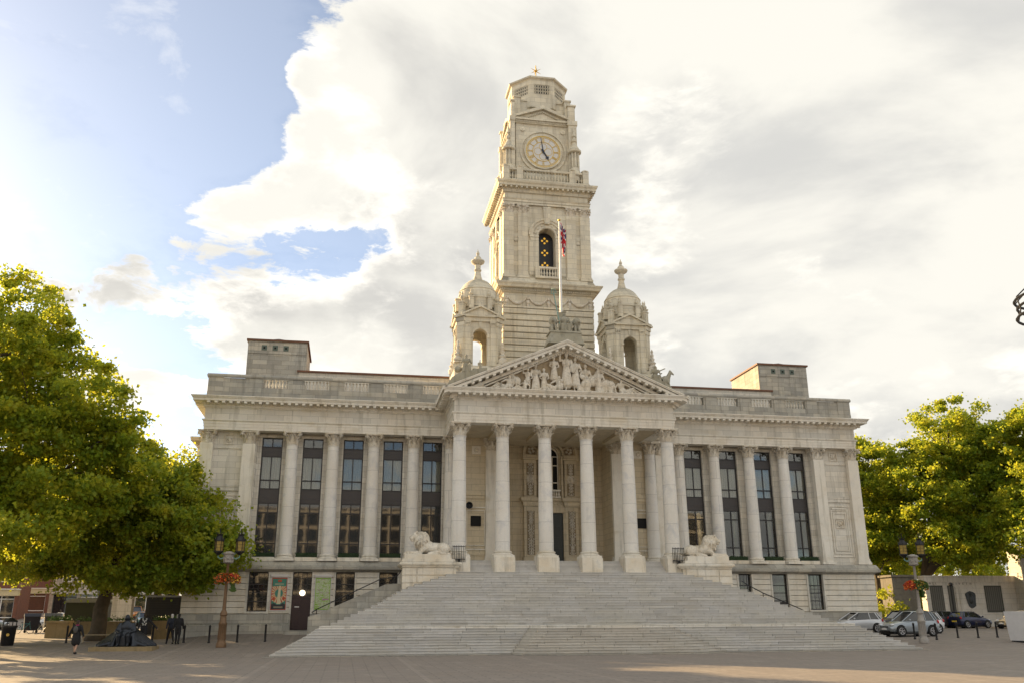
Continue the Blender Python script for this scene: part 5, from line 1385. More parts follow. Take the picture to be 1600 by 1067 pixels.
# ------------------------------------------------------------------ lamp posts and flower baskets
def lamp_post(x, y, label, mat):
    z = gz(x, y); t = thing('lamp_post', label, 'lamp post', (x, y, z), 0, 'twin lantern lamp posts')
    mb = MB(); mb.lathe([(.30, 0), (.30, .22), (.24, .3), (.22, .42), (.21, 1.2), (.25, 1.26), (.25, 1.36), (.2, 1.42), (.17, 1.75), (.22, 1.82), (.2, 1.95), (.13, 2.1)], n=12)
    for k in range(12): a = k*PI/6; mb.tube([(.225*math.cos(a), .225*math.sin(a), .45), (.21*math.cos(a), .21*math.sin(a), 1.2)], .02, 5)
    mb.build('base', mat, t, smooth=True)
    mb = MB(); mb.lathe([(.11, 2.1), (.085, 3.5), (.075, 4.75), (.11, 4.8), (.11, 4.9)], n=12); mb.build('shaft', mat, t, smooth=True)
    mb = MB(); mb.prism([(.3*math.cos(k*PI/3), .3*math.sin(k*PI/3)) for k in range(6)], 4.85, 5.3); mb.lathe([(.3, 5.3), (.36, 5.34), (.36, 5.4), (.12, 5.5)], n=12); mb.lathe([(.1, 4.75), (.33, 4.84), (.3, 4.86)], n=12)
    for k in range(6): a = k*PI/3+PI/6; mb.ell((.27*math.cos(a), .27*math.sin(a), 5.08), (.08, .08, .1), 6, 5)
    mb.build('collar_box', M_LAMPG, t, smooth=True)
    for q in (-1, 1):
        mb = MB(); mb.tube([(q*.2, 0, 5.15), (q*.45, 0, 5.05), (q*.62, 0, 5.15), (q*.62, 0, 5.35)], [.05, .04, .04, .05], 6); mb.tube([(q*.3, 0, 5.3), (q*.42, 0, 5.38), (q*.36, 0, 5.46)], .025, 5)
        arm = mb.build('arm', M_VERD, t, smooth=True)
        hexp = lambda r: [(q*.62+r*math.cos(k*PI/3), r*math.sin(k*PI/3)) for k in range(6)]
        mb = MB(); cx = q*.62
        def hx(r0, z0, r1, z1, mm=0):
            a, b = hexp(r0), hexp(r1); mb.add([(*p, z0) for p in a]+[(*p, z1) for p in b], [(k, (k+1) % 6, 6+(k+1) % 6, 6+k) for k in range(6)]+[tuple(range(5, -1, -1)), tuple(range(6, 12))], mm)
        hx(.08, 5.28, .26, 5.45); hx(.29, 5.45, .29, 5.52); hx(.29, 6.08, .29, 6.16); hx(.29, 6.16, .14, 6.42); hx(.16, 6.42, .2, 6.5)
        for k in range(6):
            a = k*PI/3; p0, p1 = (cx+.245*math.cos(a), .245*math.sin(a), 5.5), (cx+.255*math.cos(a), .255*math.sin(a), 6.1); mb.tube([p0, p1], .02, 4)
            mb.tube([(cx+.27*math.cos(a), .27*math.sin(a), 6.16), (cx+.30*math.cos(a), .30*math.sin(a), 6.34)], [.03, .008], 4); mb.tube([(cx+.17*math.cos(a), .17*math.sin(a), 6.5), (cx+.24*math.cos(a), .24*math.sin(a), 6.66)], [.02, .006], 4)
            for f in (.33, .66):
                b = a+PI/3; A = Vector((cx+.245*math.cos(a), .245*math.sin(a), 5.5+.6*f)); B = Vector((cx+.245*math.cos(b), .245*math.sin(b), 5.5+.6*f)); mb.tube([A, B], .01, 3)
                C_ = Vector((cx+.245*math.cos(a), .245*math.sin(a), 5.5)).lerp(Vector((cx+.245*math.cos(b), .245*math.sin(b), 5.5)), f); mb.tube([C_, C_+Vector((0, 0, .6))], .01, 3)
        mb.lathe([(.03, 6.5), (.02, 6.85)], (cx, 0), 5)
        ln = mb.build('lantern', M_IRON, t)
        g = MB(); a, b = hexp(.225), hexp(.235); g.add([(*p, 5.5) for p in a]+[(*p, 6.1) for p in b], [(k, (k+1) % 6, 6+(k+1) % 6, 6+k) for k in range(6)]); g.build('pane', M_LANT, ln)
    return z
zl = lamp_post(-21.78, -3.13, 'bronze lamp post with two crowned lanterns left of the stairs, under the tree', M_LAMPP)
zr = lamp_post(21.66, -6.19, 'grey lamp post with two crowned lanterns right of the stairs', M_LAMPG)
F_RED, F_ORG, F_YEL, F_GRN = simple('red_petals', (.42,.03,.02), .6), simple('orange_petals', (.62,.15,.02), .6), simple('yellow_petals', (.62,.40,.05), .6), simple('basket_leaves', (.06,.12,.02), .6)
def basket(x, y, z, label, wts, seed, vine):
    t = thing('flower_basket', label, 'flower basket', (x, y, z), 0, 'hanging flower baskets')
    mb = MB(); mb.lathe([(.12, -.25), (.34, -.12), (.42, .08), (.1, .09)], n=12); mb.build('basket', simple('dark_liner', (.03,.03,.015), .9), t)
    rn = random.Random(seed); mb = MB()
    for k in range(1500):
        a, e = rn.uniform(0, 2*PI), rn.uniform(-.6, 1.2); r = rn.uniform(.55, 1.0); p = Vector((.82*r*math.cos(a)*math.cos(e), .7*r*math.sin(a)*math.cos(e), .42*r*math.sin(e)+.05-.2*r*r))
        u = rn.random(); side = p.x/.8; c = 3
        if vine == 0: c = 0 if u < .25 else 1 if u < .5 else (2 if side > .35 and u < .85 else (1 if u < .6 else 3))
        else: c = (1 if u < .7 else 0) if side < -.45 else (1 if u < .12 else 2 if u < .22 else 3)
        d = rn.uniform(.035, .07); n_ = Vector((rn.gauss(0, 1), rn.gauss(0, 1), rn.gauss(0, 1))).normalized(); tt = n_.orthogonal().normalized(); bb = n_.cross(tt)
        mb.add([tuple(p+tt*d), tuple(p+bb*d), tuple(p-tt*d+n_*.02), tuple(p-bb*d)], [(0, 1, 2, 3)], c)
    for k in range(160):
        zz2 = -rn.uniform(.2, .75); p = Vector((.3+rn.gauss(0, .06)-.1*zz2, rn.gauss(0, .08), zz2)); d = .06; mb.add([tuple(p), tuple(p+Vector((d, .02, -d))), tuple(p+Vector((0, .02, -2*d))), tuple(p+Vector((-d, 0, -d)))], [(0, 1, 2, 3)], 3)
    mb.build('flowers', [F_RED, F_ORG, F_YEL, F_GRN], t)
basket(-21.74, -3.2, zl+3.98, 'red and orange flower basket on the bronze lamp post at the left', None, 1, 0)
basket(21.6, -6.25, zr+3.62, 'green and orange flower basket on the grey lamp post at the right', None, 2, 1)

# ------------------------------------------------------------------ bollards, bins, planters
mb = MB(); mb.lathe([(.085, -.1), (.085, .08), (.06, .1), (.06, .88), (.075, .9), (.075, .95), (.05, .98), (.02, 1.02)], n=10)
bol = mb.build('bollard', M_BLACK, smooth=True); first = True
BOL = [(-32.05, 3.29, 'bollard on the left pavement beside the woman walking away'), (-26.39, .76, 'bollard just right of the person in the patterned top'), (-31.7, 16, 'bollard farthest back on the left, behind the seated bronze statue'), (-24.45, .31, 'bollard behind the two people standing in dark clothes'), (-22.88, -.22, 'bollard immediately left of the bronze lamp post'), (-21.23, -.04, 'bollard right of the bronze lamp post'), (-19.56, .18, 'bollard in front of the dark basement door, nearest the stairs'),
       (22.98, -3.29, 'bollard left of the grey lamp post, in front of the silver hatchback'), (23.9, -4.3, 'bollard right of the grey lamp post, by the rear wheel of the silver hatchback'), (26.48, -2.9, 'bollard in the gap right of the silver hatchback'), (27.9, -3.07, 'middle bollard in front of the beige car'), (29.5, -2.9, 'bollard nearest the white wrapped stall')]
for x, y, lb in BOL:
    o = bol if first else bol.copy()
    if not first: COL.objects.link(o)
    first = False; o.location = (x, y, gz(x, y)); o.scale = (1, 1, 1.05); tag(o, 'black ' + lb, 'bollard', 'black bollards around the square')
def place(x, y): return (x, y, gz(x, y))
t = thing('litter_bin', 'round black litter bin with a gold emblem at the left edge', 'bin', place(-34.6, .5))
mb = MB(); mb.lathe([(.32, 0), (.36, .05), (.40, 1.0), (.44, 1.05), (.44, 1.15)], n=18); mb.build('barrel', M_BLACK, t, smooth=True)
mb = MB(); mb.lathe([(.42, 1.35), (.40, 1.42), (.2, 1.56), (.05, 1.6)], n=18)
for k in range(4): a = k*PI/2+.7; mb.tube([(.38*math.cos(a), .38*math.sin(a), 1.1), (.38*math.cos(a), .38*math.sin(a), 1.36)], .03, 5)
mb.build('lid', M_IRON, t, smooth=True)
mb = MB(); mb.T = Matrix.Translation((.1, -.39, .62)) @ Matrix.Rotation(PI/2, 4, 'X'); mb.lathe([(.09, -.02), (.09, .02)], n=8); mb.build('emblem', M_GOLD, t)
S_TAN = stone('tan_sandstone', (.34,.26,.14), (.28,.21,.11), (.18,.15,.10), .5, None, 2, .5)
for x, y, w, lb in ((-26.9, 8.5, 1.9, 'low tan stone planter behind the two people in dark clothes'), (-31.2, 9, 3.6, 'long low tan stone planter behind the seated statue'), (-35.3, 13, 1.5, 'low tan stone planter left of the big tree trunk')):
    t = thing('stone_planter', lb, 'planter', place(x, y), 0, 'stone planters under the trees')
    mb = MB(); mb.box(-w/2, w/2, -.6, .6, -.1, 1.05); mb.box(-w/2-.05, w/2+.05, -.65, .65, 1.053, 1.2); mb.build('trough', S_TAN, t)
    mb = MB(); rn = random.Random(int(x*10))
    for k in range(500):
        p = Vector((rn.uniform(-w/2, w/2), rn.uniform(-.6, .6), 1.2+abs(rn.gauss(0, .13)))); d = .07; a = rn.uniform(0, 6.3)
        mb.add([tuple(p), tuple(p+Vector((d*math.cos(a), d*math.sin(a), d))), tuple(p+Vector((-d*math.sin(a), d*math.cos(a), d*1.3)))], [(0, 1, 2)])
    mb.build('plants', F_GRN, t, kind='stuff')
t = thing('bench', 'small stone bench with slatted seat beside the tree trunk left of the statue', 'bench', place(-30.3, 3.5))
mb = MB(); mb.box(-1.1, -.85, -.3, .3, -.1, .45); mb.box(.85, 1.1, -.3, .3, -.1, .45); mb.build('leg', S_PED, t)
for k in range(5): mb = MB(); mb.box(-1.2, 1.2, -.32+k*.13, -.22+k*.13, .453, .5); mb.build('slat', simple('pale_bench_wood', (.34,.28,.19), .7), t)

# ------------------------------------------------------------------ seated bronze statue
t = thing('seated_statue', 'dark bronze statue of a seated man in a spreading cloak', 'statue', (-26.75, -4.9, gz(-26.75, -4.9)-.05))
mb = MB(); mb.box(-1.65, 1.65, -.9, 1.1, -.2, .24); mb.build('slab', S_TAN, t)
mb = MB(); E = mb.ell
E((0, 0, 1.78), (.13, .15, .17), 10, 8); E((0, .05, 1.72), (.18, .18, .12), 9, 6); mb.limb((0, 0, 1.5), (0, 0, 1.64), .08, .08); E((0, .05, 1.25), (.34, .24, .38), 12, 8); E((0, 0, .85), (.34, .32, .3), 10, 7)
for q in (-1, 1):
    mb.limb((q*.16, -.05, .85), (q*.24, -.55, .82), .16, .13); mb.limb((q*.24, -.55, .82), (q*.26, -.52, .3), .12, .09); E((q*.27, -.62, .29), (.08, .17, .07), 7, 5)
    mb.limb((q*.34, .05, 1.42), (q*.5, -.08, 1.08), .11, .09); mb.limb((q*.5, -.08, 1.08), (q*.3, -.35, 1.0), .08, .06); E((q*.27, -.4, .98), (.07, .08, .05), 6, 5)
    for k in range(9):
        a = k/8; mb.limb((q*(.3+.1*a), .1+.3*a, 1.35-.2*a), (q*(.55+.95*a), -.45+.9*a, .27), .11, .15, 6)
mb.box(-.25, .25, -.5, .5, .24, .8); mb.limb((.3, -.2, .5), (1.15, -.4, .28), .2, .1); mb.limb((-.3, -.2, .5), (-1.2, -.3, .28), .2, .12)
mb.build('seated_man', simple('dark_bronze', (.035,.04,.05), .38, .75, .4, 5), t, remesh=.032)

# ------------------------------------------------------------------ people
C_BLK, C_NAVY, C_GREY, C_HAIR, C_WHT = simple('black_cloth', (.012,.012,.014), .9), simple('navy_cloth', (.015,.018,.03), .9), simple('grey_cloth', (.07,.07,.07), .9), simple('brown_hair', (.03,.018,.01), .7), simple('white_hair', (.5,.48,.45), .8)
C_PRINT = simple('white_print', (.5,.5,.47), .8); C_PINK = simple('pink_scarf', (.4,.03,.14), .8)
def person(x, y, face, label, coat=C_BLK, leg=C_BLK, hair=C_HAIR, h=1.75, stride=.25, skirt=False, arms=((-.1, 0), (.1, 0)), extra=None, back=False):
    # facing -Y before rotation
    t = thing('person', label, 'person', (x, y, gz(x, y)), face); s = h/1.75; t.scale = (s, s, s)
    def legs(mb, k, z0=.0, z1=.95):
        for q in (-1, 1):
            hip = Vector((q*.09, 0, .92)); kn = Vector((q*.10, -q*stride*.5-.03, .5)); an = Vector((q*.10, -q*stride+.04*(q < 0), .10+.05*(q < 0)*(stride > .1)))
            mb.limb(hip, kn, .085*k, .06*k); mb.limb(kn, an, .058*k, .04*k)
    def arm(mb, k, upto=1.0):
        for q, (sw, out) in zip((-1, 1), arms):
            sh = Vector((q*.19, 0, 1.42)); el = Vector((q*(.24+out), sw*.5, 1.14)); ha = Vector((q*(.25+out*2.2), sw-.06, .88))
            mb.limb(sh, el, .055*k, .045*k); mb.limb(el, el.lerp(ha, upto), .043*k, .034*k)
            if k == 1:
                mb.ell(ha, (.035, .025, .055), 6, 5)
                for j in range(4): mb.limb(ha+Vector((0, -.03+.02*j, -.04)), ha+Vector((q*-.01, -.03+.02*j, -.10)), .010, .008, 4)
                mb.limb(ha+Vector((q*-.02, -.03, -.01)), ha+Vector((q*-.04, -.05, -.05)), .011, .009, 4)
    mb = MB(); legs(mb, 1); arm(mb, 1)
    mb.ell((0, 0, 1.62), (.075, .092, .115), 10, 8); mb.limb((0, 0, 1.42), (0, 0, 1.54), .055, .05); mb.ell((0, -.09, 1.605), (.018, .025, .028), 5, 4); mb.ell((0, -.075, 1.56), (.035, .03, .02), 6, 4)
    for q in (-1, 1): mb.ell((q*.077, .0, 1.61), (.012, .02, .03), 5, 4)
    mb.ell((0, 0, 1.25), (.16, .10, .24), 10, 7); mb.ell((0, 0, .97), (.15, .10, .12), 10, 6)
    mb.build('body', M_SKIN, t, remesh=.018)
    mb = MB(); mb.ell((0, .0, 1.27), (.21, .14, .25), 12, 8); mb.ell((0, 0, 1.02), (.185, .14, .2), 12, 7); mb.limb((-.14, 0, 1.42), (.14, 0, 1.42), .085, .085); arm(mb, 1.4, .92)
    if skirt: mb.limb((0, 0, 1.0), (0, 0, .62), .2, .24, 12)
    mb.build('jacket', coat, t, remesh=.02)
    if not skirt: mb = MB(); mb.ell((0, 0, .93), (.17, .125, .13), 10, 6); legs(mb, 1.3); mb.build('trousers', leg, t, remesh=.02)
    mb = MB()
    for q in (-1, 1): mb.ell((q*.10, -q*stride-.05, .045), (.05, .13, .05), 8, 5)
    mb.build('shoes', C_BLK, t, smooth='all')
    mb = MB(); mb.ell((0, .022, 1.655), (.088, .098, .098), 10, 7); mb.ell((0, .05, 1.58), (.08, .06, .1), 8, 6); mb.build('hair', hair, t, smooth='all')
    for q in (-1, 1):
        e = MB(); e.ell((q*.028, -.087, 1.63), (.012, .006, .007), 5, 4); e.build('eye', M_BLACK, t)
    if extra: extra(t)
    return t
def rucksack(t):
    mb = MB(); mb.ell((0, .2, 1.25), (.13, .10, .19), 10, 8); mb.build('bag', C_GREY, t, smooth='all')
    mb = MB(); mb.ell((0, 0, 1.47), (.12, .11, .04), 10, 6); mb.build('collar', C_PINK, t, smooth='all')
person(-28.7, -7.24, PI-.2, 'woman in a black coat and skirt with a grey rucksack walking away', hair=C_HAIR, stride=.16, skirt=True, extra=rucksack, arms=((.05, .06), (.1, .08)), h=1.72)
def printx(t):
    mb = MB()
    for z, w in ((1.42, .13), (1.33, .09), (1.18, .12), (1.10, .08)):
        for q in (-1, 1): mb.ell((q*w*.75, .142, z), (.045, .012, .035), 8, 4)
    mb.ell((0, .15, 1.26), (.03, .012, .07), 8, 4); mb.build('back_print', C_PRINT, t, smooth='all')
person(-26.71, -.42, PI+.15, 'person walking away in a black top with a white printed back', stride=.14, arms=((.1, .22), (.1, .02)), extra=printx, h=1.85)
person(-24.68, -.63, PI-.1, 'person in black trousers and jacket seen from behind, nearer of the pair', C_BLK, C_BLK, C_BLK, 1.78, .1)
person(-25.2, -.05, PI+.5, 'white haired person in a dark coat walking beside another, left of the pair', C_NAVY, C_BLK, C_WHT, 1.76, .26, arms=((-.1, .05), (.15, .03)))
person(-42.9, 40, PI, 'distant pedestrian in pale clothes by the shops', C_PRINT, C_GREY, C_HAIR, 1.8, .1)
person(-39.5, 42, 0, 'distant pedestrian in dark clothes by the shops', C_NAVY, C_GREY, C_HAIR, 1.8, .1)

# ------------------------------------------------------------------ cars
def carpaint(name, c, metal=.5):
    m = MN(name); m.setc(c); m.rough(.32); m.b.inputs['Metallic'].default_value = metal; m.b.inputs['Coat Weight'].default_value = .7; m.b.inputs['Coat Roughness'].default_value = .08
    n = m.noise(7, 4); m.l(m.rng(n, .3, .8, .28, .5), m.b.inputs['Roughness']); return m.mat
def wheel_mesh():
    mb = MB(); mb.T = Matrix.Rotation(PI/2, 4, 'X'); mb.lathe([(.20, -.1), (.30, -.1), (.325, -.07), (.325, .07), (.30, .1), (.20, .1)], n=22); return mb
def car(x, y, rz, paint, label, L=3.9, W_=1.68, H_=1.5, kind='hatch', group='parked cars', plates=(M_PLW, M_PLY)):
    t = thing('parked_car', label, 'car', (x, y, gz(x, y)), rz, group)
    h = L/2
    if kind == 'hatch': side = [(-h, .55, .80), (-h+.05, .28, .98), (-h+.35, .24, 1.0), (-h+1.2, .22, .98), (0, .22, .95), (h-1.25, .22, .93), (h-.75, .23, .86), (h-.3, .26, .74), (h-.06, .3, .62), (h, .42, .55)]
    else: side = [(-h, .5, .85), (-h+.06, .28, 1.02), (-h+.5, .24, 1.04), (-h+1.4, .22, 1.02), (0, .22, .99), (h-1.45, .22, .97), (h-.8, .23, .93), (h-.25, .26, .85), (h-.05, .3, .7), (h, .42, .6)]
    mb = MB(); rings = []
    for i, (xx, zb, zt) in enumerate(side):
        e = abs(xx)/h; w = W_/2*(1-.16*e**5); wt = w*.93
        pr = [(0, zb), (w*.86, zb), (w*.97, zb+.08), (w, zb+(zt-zb)*.45), (w*.985, zb+(zt-zb)*.72), (wt, zt-.03), (wt*.85, zt+.01), (0, zt+.035)]
        rings.append([(xx, a, b) for a, b in pr]+[(xx, -a, b) for a, b in pr[::-1][1:-1]])
    n = len(rings[0]); vs = [p for r_ in rings for p in r_]
    mb.add(vs, [(i*n+q, i*n+(q+1) % n, (i+1)*n+(q+1) % n, (i+1)*n+q) for i in range(len(rings)-1) for q in range(n)]+[tuple(range(n-1, -1, -1)), tuple((len(rings)-1)*n+q for q in range(n))])
    b = mb.build('body', paint, t, smooth=True)
    zb = .97 if kind == 'hatch' else 1.0; wb, wr = W_/2*.91, W_/2*.70
    if kind == 'hatch': B_ = [(-h+.10, h-1.0)]; T_ = (-h+.42, h-1.95)
    else: B_ = [(-h+.12, h-1.05)]; T_ = (-h+.38, h-1.85)
    x0, x1 = B_[0]; X0, X1 = T_; z1 = H_-.05
    mb = MB(); xm = (X0+X1)/2
    pts = [(x0, wb*.8, zb), (x0+.3, wb, zb), (x1-.5, wb, zb-.03), (x1, wb*.72, zb-.08), (X0, wr*.85, z1-.03), (X0+.25, wr, z1), (X1-.1, wr, z1-.01), (X1, wr*.9, z1-.03)]
    vs = pts+[(a, -b_, c) for a, b_, c in pts]
    mb.add(vs, [(0, 1, 5, 4), (1, 2, 6, 5), (2, 3, 7, 6), (8, 12, 13, 9), (9, 13, 14, 10), (10, 14, 15, 11), (0, 4, 12, 8), (3, 11, 15, 7)])
    mb.build('window_glass', M_GLASS, t)
    mb = MB()
    rf = [(X0-.06, wr*.8, z1-.03), (X0+.2, wr*1.04, z1), (xm, wr*1.04, z1+.015), (X1-.05, wr*1.02, z1), (X1+.06, wr*.85, z1-.03)]
    vs = [p for q in rf for p in ((q[0], q[1], q[2]), (q[0], q[1]*.7, q[2]+.045), (q[0], 0, q[2]+.055), (q[0], -q[1]*.7, q[2]+.045), (q[0], -q[1], q[2]))]
    mb.add(vs, [(i*5+q, i*5+q+1, i*5+6+q, i*5+5+q) for i in range(4) for q in range(4)])
    for q in (-1, 1):
        mb.tube([(x1, q*wb*.74, zb-.07), (X1, q*wr*.93, z1)], .035, 6); mb.tube([(x0+.3, q*wb, zb), (X0+.22, q*wr*1.0, z1)], .06, 6); mb.tube([(x0, q*wb*.8, zb), (X0, q*wr*.86, z1)], .045, 6)
        mb.tube([(xm-.05, q*wb*1.0, zb), (xm-.05, q*wr*1.01, z1)], .03, 6)
    mb.build('roof', paint, t, smooth=True)
    for sx in (-1, 1):
        for q in (-1, 1):
            wx = sx*(h-.72) if sx > 0 else -(h-.66)
            m_ = MB(); m_.T = Matrix.Translation((wx, q*(W_/2-.02), .34)) @ Matrix.Rotation(PI/2, 4, 'X'); m_.lathe([(.38, -.012), (.38, .012)] if q > 0 else [(.38, -.012), (.38, .012)], n=20); m_.build('wheel_arch', M_HOLE, t)
            m_ = wheel_mesh(); wv = m_.build('wheel', M_RUB, t, smooth=True); wv.location = (wx, q*(W_/2-.06), .325)
            r_ = MB(); r_.T = Matrix.Rotation(PI/2, 4, 'X'); r_.tube([(.2*math.cos(a*PI/10), .2*math.sin(a*PI/10), sg*.1) for a in range(21) for sg in (1,)], .018, 5); r_.tube([(.2*math.cos(a*PI/10), .2*math.sin(a*PI/10), -.1) for a in range(21)], .018, 5)
            for k in range(5):
                T = r_.T; r_.T = T @ Matrix.Rotation(k*2*PI/5, 4, 'Z'); r_.box(-.028, .028, 0, .2, -.11, .11); r_.T = T
            r_.lathe([(.05, -.115), (.05, .115)], n=8); r_.build('rim', M_RIM, wv)
    for q in (-1, 1):
        m_ = MB(); m_.ell((h-.2, q*W_/2*.72, .70), (.17, .16, .085), 9, 6); m_.build('headlight', M_CHROME, t, smooth='all')
        m_ = MB(); m_.ell((-h+.08, q*W_/2*.80, .88), (.07, .12, .13), 8, 6); m_.build('tail_light', M_RED, t, smooth='all')
        m_ = MB(); m_.ell((h-1.35, q*(W_/2+.09), 1.0), (.07, .10, .07), 8, 6); m_.build('wing_mirror', paint, t, smooth='all')
    m_ = MB(); m_.box(h-.03, h+.015, -.26, .26, .40, .52); m_.build('number_plate', plates[0], t)
    m_ = MB(); m_.box(-h-.015, -h+.03, -.26, .26, .55, .67); m_.build('number_plate', plates[1], t)
    m_ = MB(); m_.box(h-.06, h+.008, -.42, .42, .54, .62); m_.box(h-.08, h+.006, -.5, .5, .27, .36); m_.build('grille', M_BLACK, t)
    m_ = MB(); m_.box(-h+.2, h-.2, -W_/2+.12, W_/2-.12, .12, .24); m_.build('underbody', M_BLACK, t)
    return t
K_SILV, K_WHITE, K_BLACK, K_BLUE, K_BEIGE, K_GREY, K_TEAL, K_ORG, K_RED = [carpaint(n, c) for n, c in (('silver_blue_paint', (.30,.34,.38)), ('white_silver_paint', (.55,.56,.58)), ('black_car_paint', (.012,.012,.014)), ('blue_car_paint', (.01,.016,.06)), ('beige_silver_paint', (.34,.32,.27)), ('dark_grey_paint', (.08,.08,.09)), ('teal_paint', (.05,.13,.11)), ('orange_paint', (.5,.2,.05)), ('dark_red_paint', (.12,.01,.015)))]
c = car(24.7, -.1, PI+.05, K_SILV, 'small silver blue hatchback with alloy wheels behind the grey lamp post', 3.75, 1.7, 1.56); c.scale = (1.05, 1.05, 1.08)
car(27.6, 3.6, PI+.05, K_WHITE, 'silver white car directly behind the silver blue hatchback', 4.2, 1.75, 1.5)
car(23.0, 4.0, PI+.03, K_WHITE, 'white hatchback half hidden by the right end of the stairs', 3.9, 1.7, 1.48)
car(30.2, 9.0, PI, K_BLACK, 'black estate car parked behind the silver white car', 4.6, 1.8, 1.6, 'suv')
car(39.6, 17.0, .15, K_GREY, 'dark grey boxy car with a yellow plate in front of the memorial', 4.0, 1.75, 1.5, 'suv')
car(41.2, 15.6, .2, K_BLUE, 'deep blue hatchback with a yellow plate in front of the memorial', 3.8, 1.7, 1.45)
car(44.0, 12.8, PI+.1, K_BEIGE, 'beige silver hatchback facing left, partly behind the white wrapped stall', 4.0, 1.72, 1.5)
car(-49.0, 37, 0, K_SILV, 'pale blue estate car at the far left edge behind the bin', 4.6, 1.8, 1.5)
car(-42.5, 38, 2.9, K_WHITE, 'silver white car behind the row of grey wheeled bins', 4.4, 1.8, 1.5)
car(-36.0, 46, -1.3, K_TEAL, 'teal car with its front towards the square beyond the big trunk', 4.2, 1.75, 1.5, plates=(M_PLY, M_PLY))
car(-41.2, 66, -1.2, K_ORG, 'sunlit orange car on the street rising beyond the trees', 4.2, 1.75, 1.6)
car(-37.6, 40, -1.4, K_RED, 'dark red car between the slim trunk and the big trunk', 4.2, 1.75, 1.45)

# ------------------------------------------------------------------ wheeled bins, bicycles, kiosk
for k in range(5):
    x = -41.5+k*1.35; y = 27+k*.9
    lb = ['navy wheeled bin at the left end of the row', 'grey wheeled bin with a green label, second in the row', 'grey wheeled bin with a green label, third in the row', 'grey wheeled bin with a cream label, fourth in the row', 'grey wheeled bin with a green label at the right end of the row'][k]
    t = thing('wheeled_bin', lb, 'wheeled bin', place(x, y), .35, 'wheeled bins in a row')
    m_ = simple('bin_plastic_%s' % ('navy' if k == 0 else 'grey'), (.012,.014,.04) if k == 0 else (.07,.07,.08), .5)
    mb = MB(); mb.frustum(-.55, .55, -.45, .45, .2, -.62, .62, -.52, .52, 1.35); mb.build('tub', m_, t)
    mb = MB(); mb.prism([(-.56, 1.353), (.56, 1.353), (.5, 1.5), (-.3, 1.62)], -.66, .66, 'x'); mb.build('lid', m_, t)
    for q in (-1, 1):
        for r_ in (-1, 1): mb = MB(); mb.T = Matrix.Translation((q*.45, r_*.35, .1)) @ Matrix.Rotation(PI/2, 4, 'X'); mb.lathe([(.1, -.03), (.1, .03)], n=10); mb.build('castor', M_RUB, t)
    if k: mb = MB(); mb.box(-.28, .28, -.53, -.505, .7, 1.0); mb.build('bin_label', P_CREAM if k == 3 else simple('green_label', (.10,.32,.10), .5), t)
def bicycle(x, y, rz, mat, lb):
    t = thing('bicycle', lb, 'bicycle', place(x, y), rz, 'bicycles by the bins')
    for wx in (-.52, .52):
        mb = MB(); mb.tube([(wx+.33*math.cos(a*PI/10), 0, .34+.33*math.sin(a*PI/10)) for a in range(21)], .022, 5)
        for k in range(8): a = k*PI/4; mb.tube([(wx, 0, .34), (wx+.32*math.cos(a), 0, .34+.32*math.sin(a))], .005, 3)
        mb.build('wheel', M_RUB, t)
    mb = MB()
    for a, b in (((-.52, .34), (-.12, .32)), ((-.12, .32), (-.2, .82)), ((-.2, .78), (.4, .82)), ((.4, .82), (-.12, .32)), ((-.52, .34), (-.2, .8)), ((.38, .95), (.52, .34))): mb.tube([(a[0], 0, a[1]), (b[0], 0, b[1])], .022, 5)
    mb.build('frame', mat, t); mb = MB(); mb.ell((-.22, 0, .9), (.13, .07, .04), 7, 5); mb.build('saddle', M_BLACK, t)
    mb = MB(); mb.tube([(.3, -.28, 1.02), (.42, -.1, .98), (.42, .1, .98), (.3, .28, 1.02)], .018, 5); mb.build('handlebar', M_IRON, t)
bicycle(-41.3, 24.6, .7, simple('turquoise_frame', (.02,.18,.24), .4), 'turquoise bicycle leaning left of the wheeled bins')
bicycle(-39.4, 23.6, .2, M_WHITE, 'pale bicycle in front of the wheeled bins')
t = thing('kiosk', 'black shuttered kiosk with a flat roof under the trees, left of the hall', 'kiosk', place(-28.9, 21))
mb = MB(); mb.box(-1.9, 1.9, -1.2, 1.2, 0, 2.9); mb.build('cabin', M_BLACK, t)
mb = MB(); mb.box(-2.05, 2.05, -1.4, 1.35, 2.903, 3.05); mb.build('roof', M_LEAD, t)
for k in range(9): mb = MB(); mb.box(-1.6, 1.6, -1.23, -1.203, 1.0+k*.19, 1.0+k*.19+.15); mb.build('shutter_slat', M_IRON, t)
t = thing('kiosk', 'dark green market kiosk with a curved pale roof left of the big trunk', 'kiosk', place(-36.2, 24.5))
mb = MB(); mb.box(-1.7, 1.7, -1.2, 1.2, 0, 2.5); mb.build('cabin', simple('dark_green_timber', (.03,.035,.02), .7), t)
mb = MB(); mb.prism([(-1.9, 2.503), (1.9, 2.503), (1.6, 2.72), (.8, 2.86), (-.8, 2.86), (-1.6, 2.72)], -1.4, 1.4, 'y'); mb.build('roof', M_LEAD, t)
# white wrapped stall at the right edge
m = MN('white_sheeting'); m.setc(m.mix(m.noise(2.0, 5), (.60,.60,.63), (.74,.74,.76))); m.rough(.5); m.l(m.bump(m.noise(2.4, 5, .6, dist=1.0), .5, .06), m.b.inputs['Normal'])
t = thing('wrapped_stall', 'white sheet covered stall with horizontal seams at the right edge', 'stall', place(29.0, -7.3), .0)
mb = MB(); mb.frustum(-1.3, 4.0, -.9, .9, .1, -1.42, 4.2, -1.0, 1.0, 1.9); mb.build('sheet', m.mat, t)
mb = MB(); mb.box(-1.42, 2.1, -.97, -.93, .92, 1.0); mb.build('seam', M_WHITE, t)
mb = MB(); mb.box(-1.25, 1.9, -.85, .85, -.05, .1); mb.build('base', C_NAVY, t)
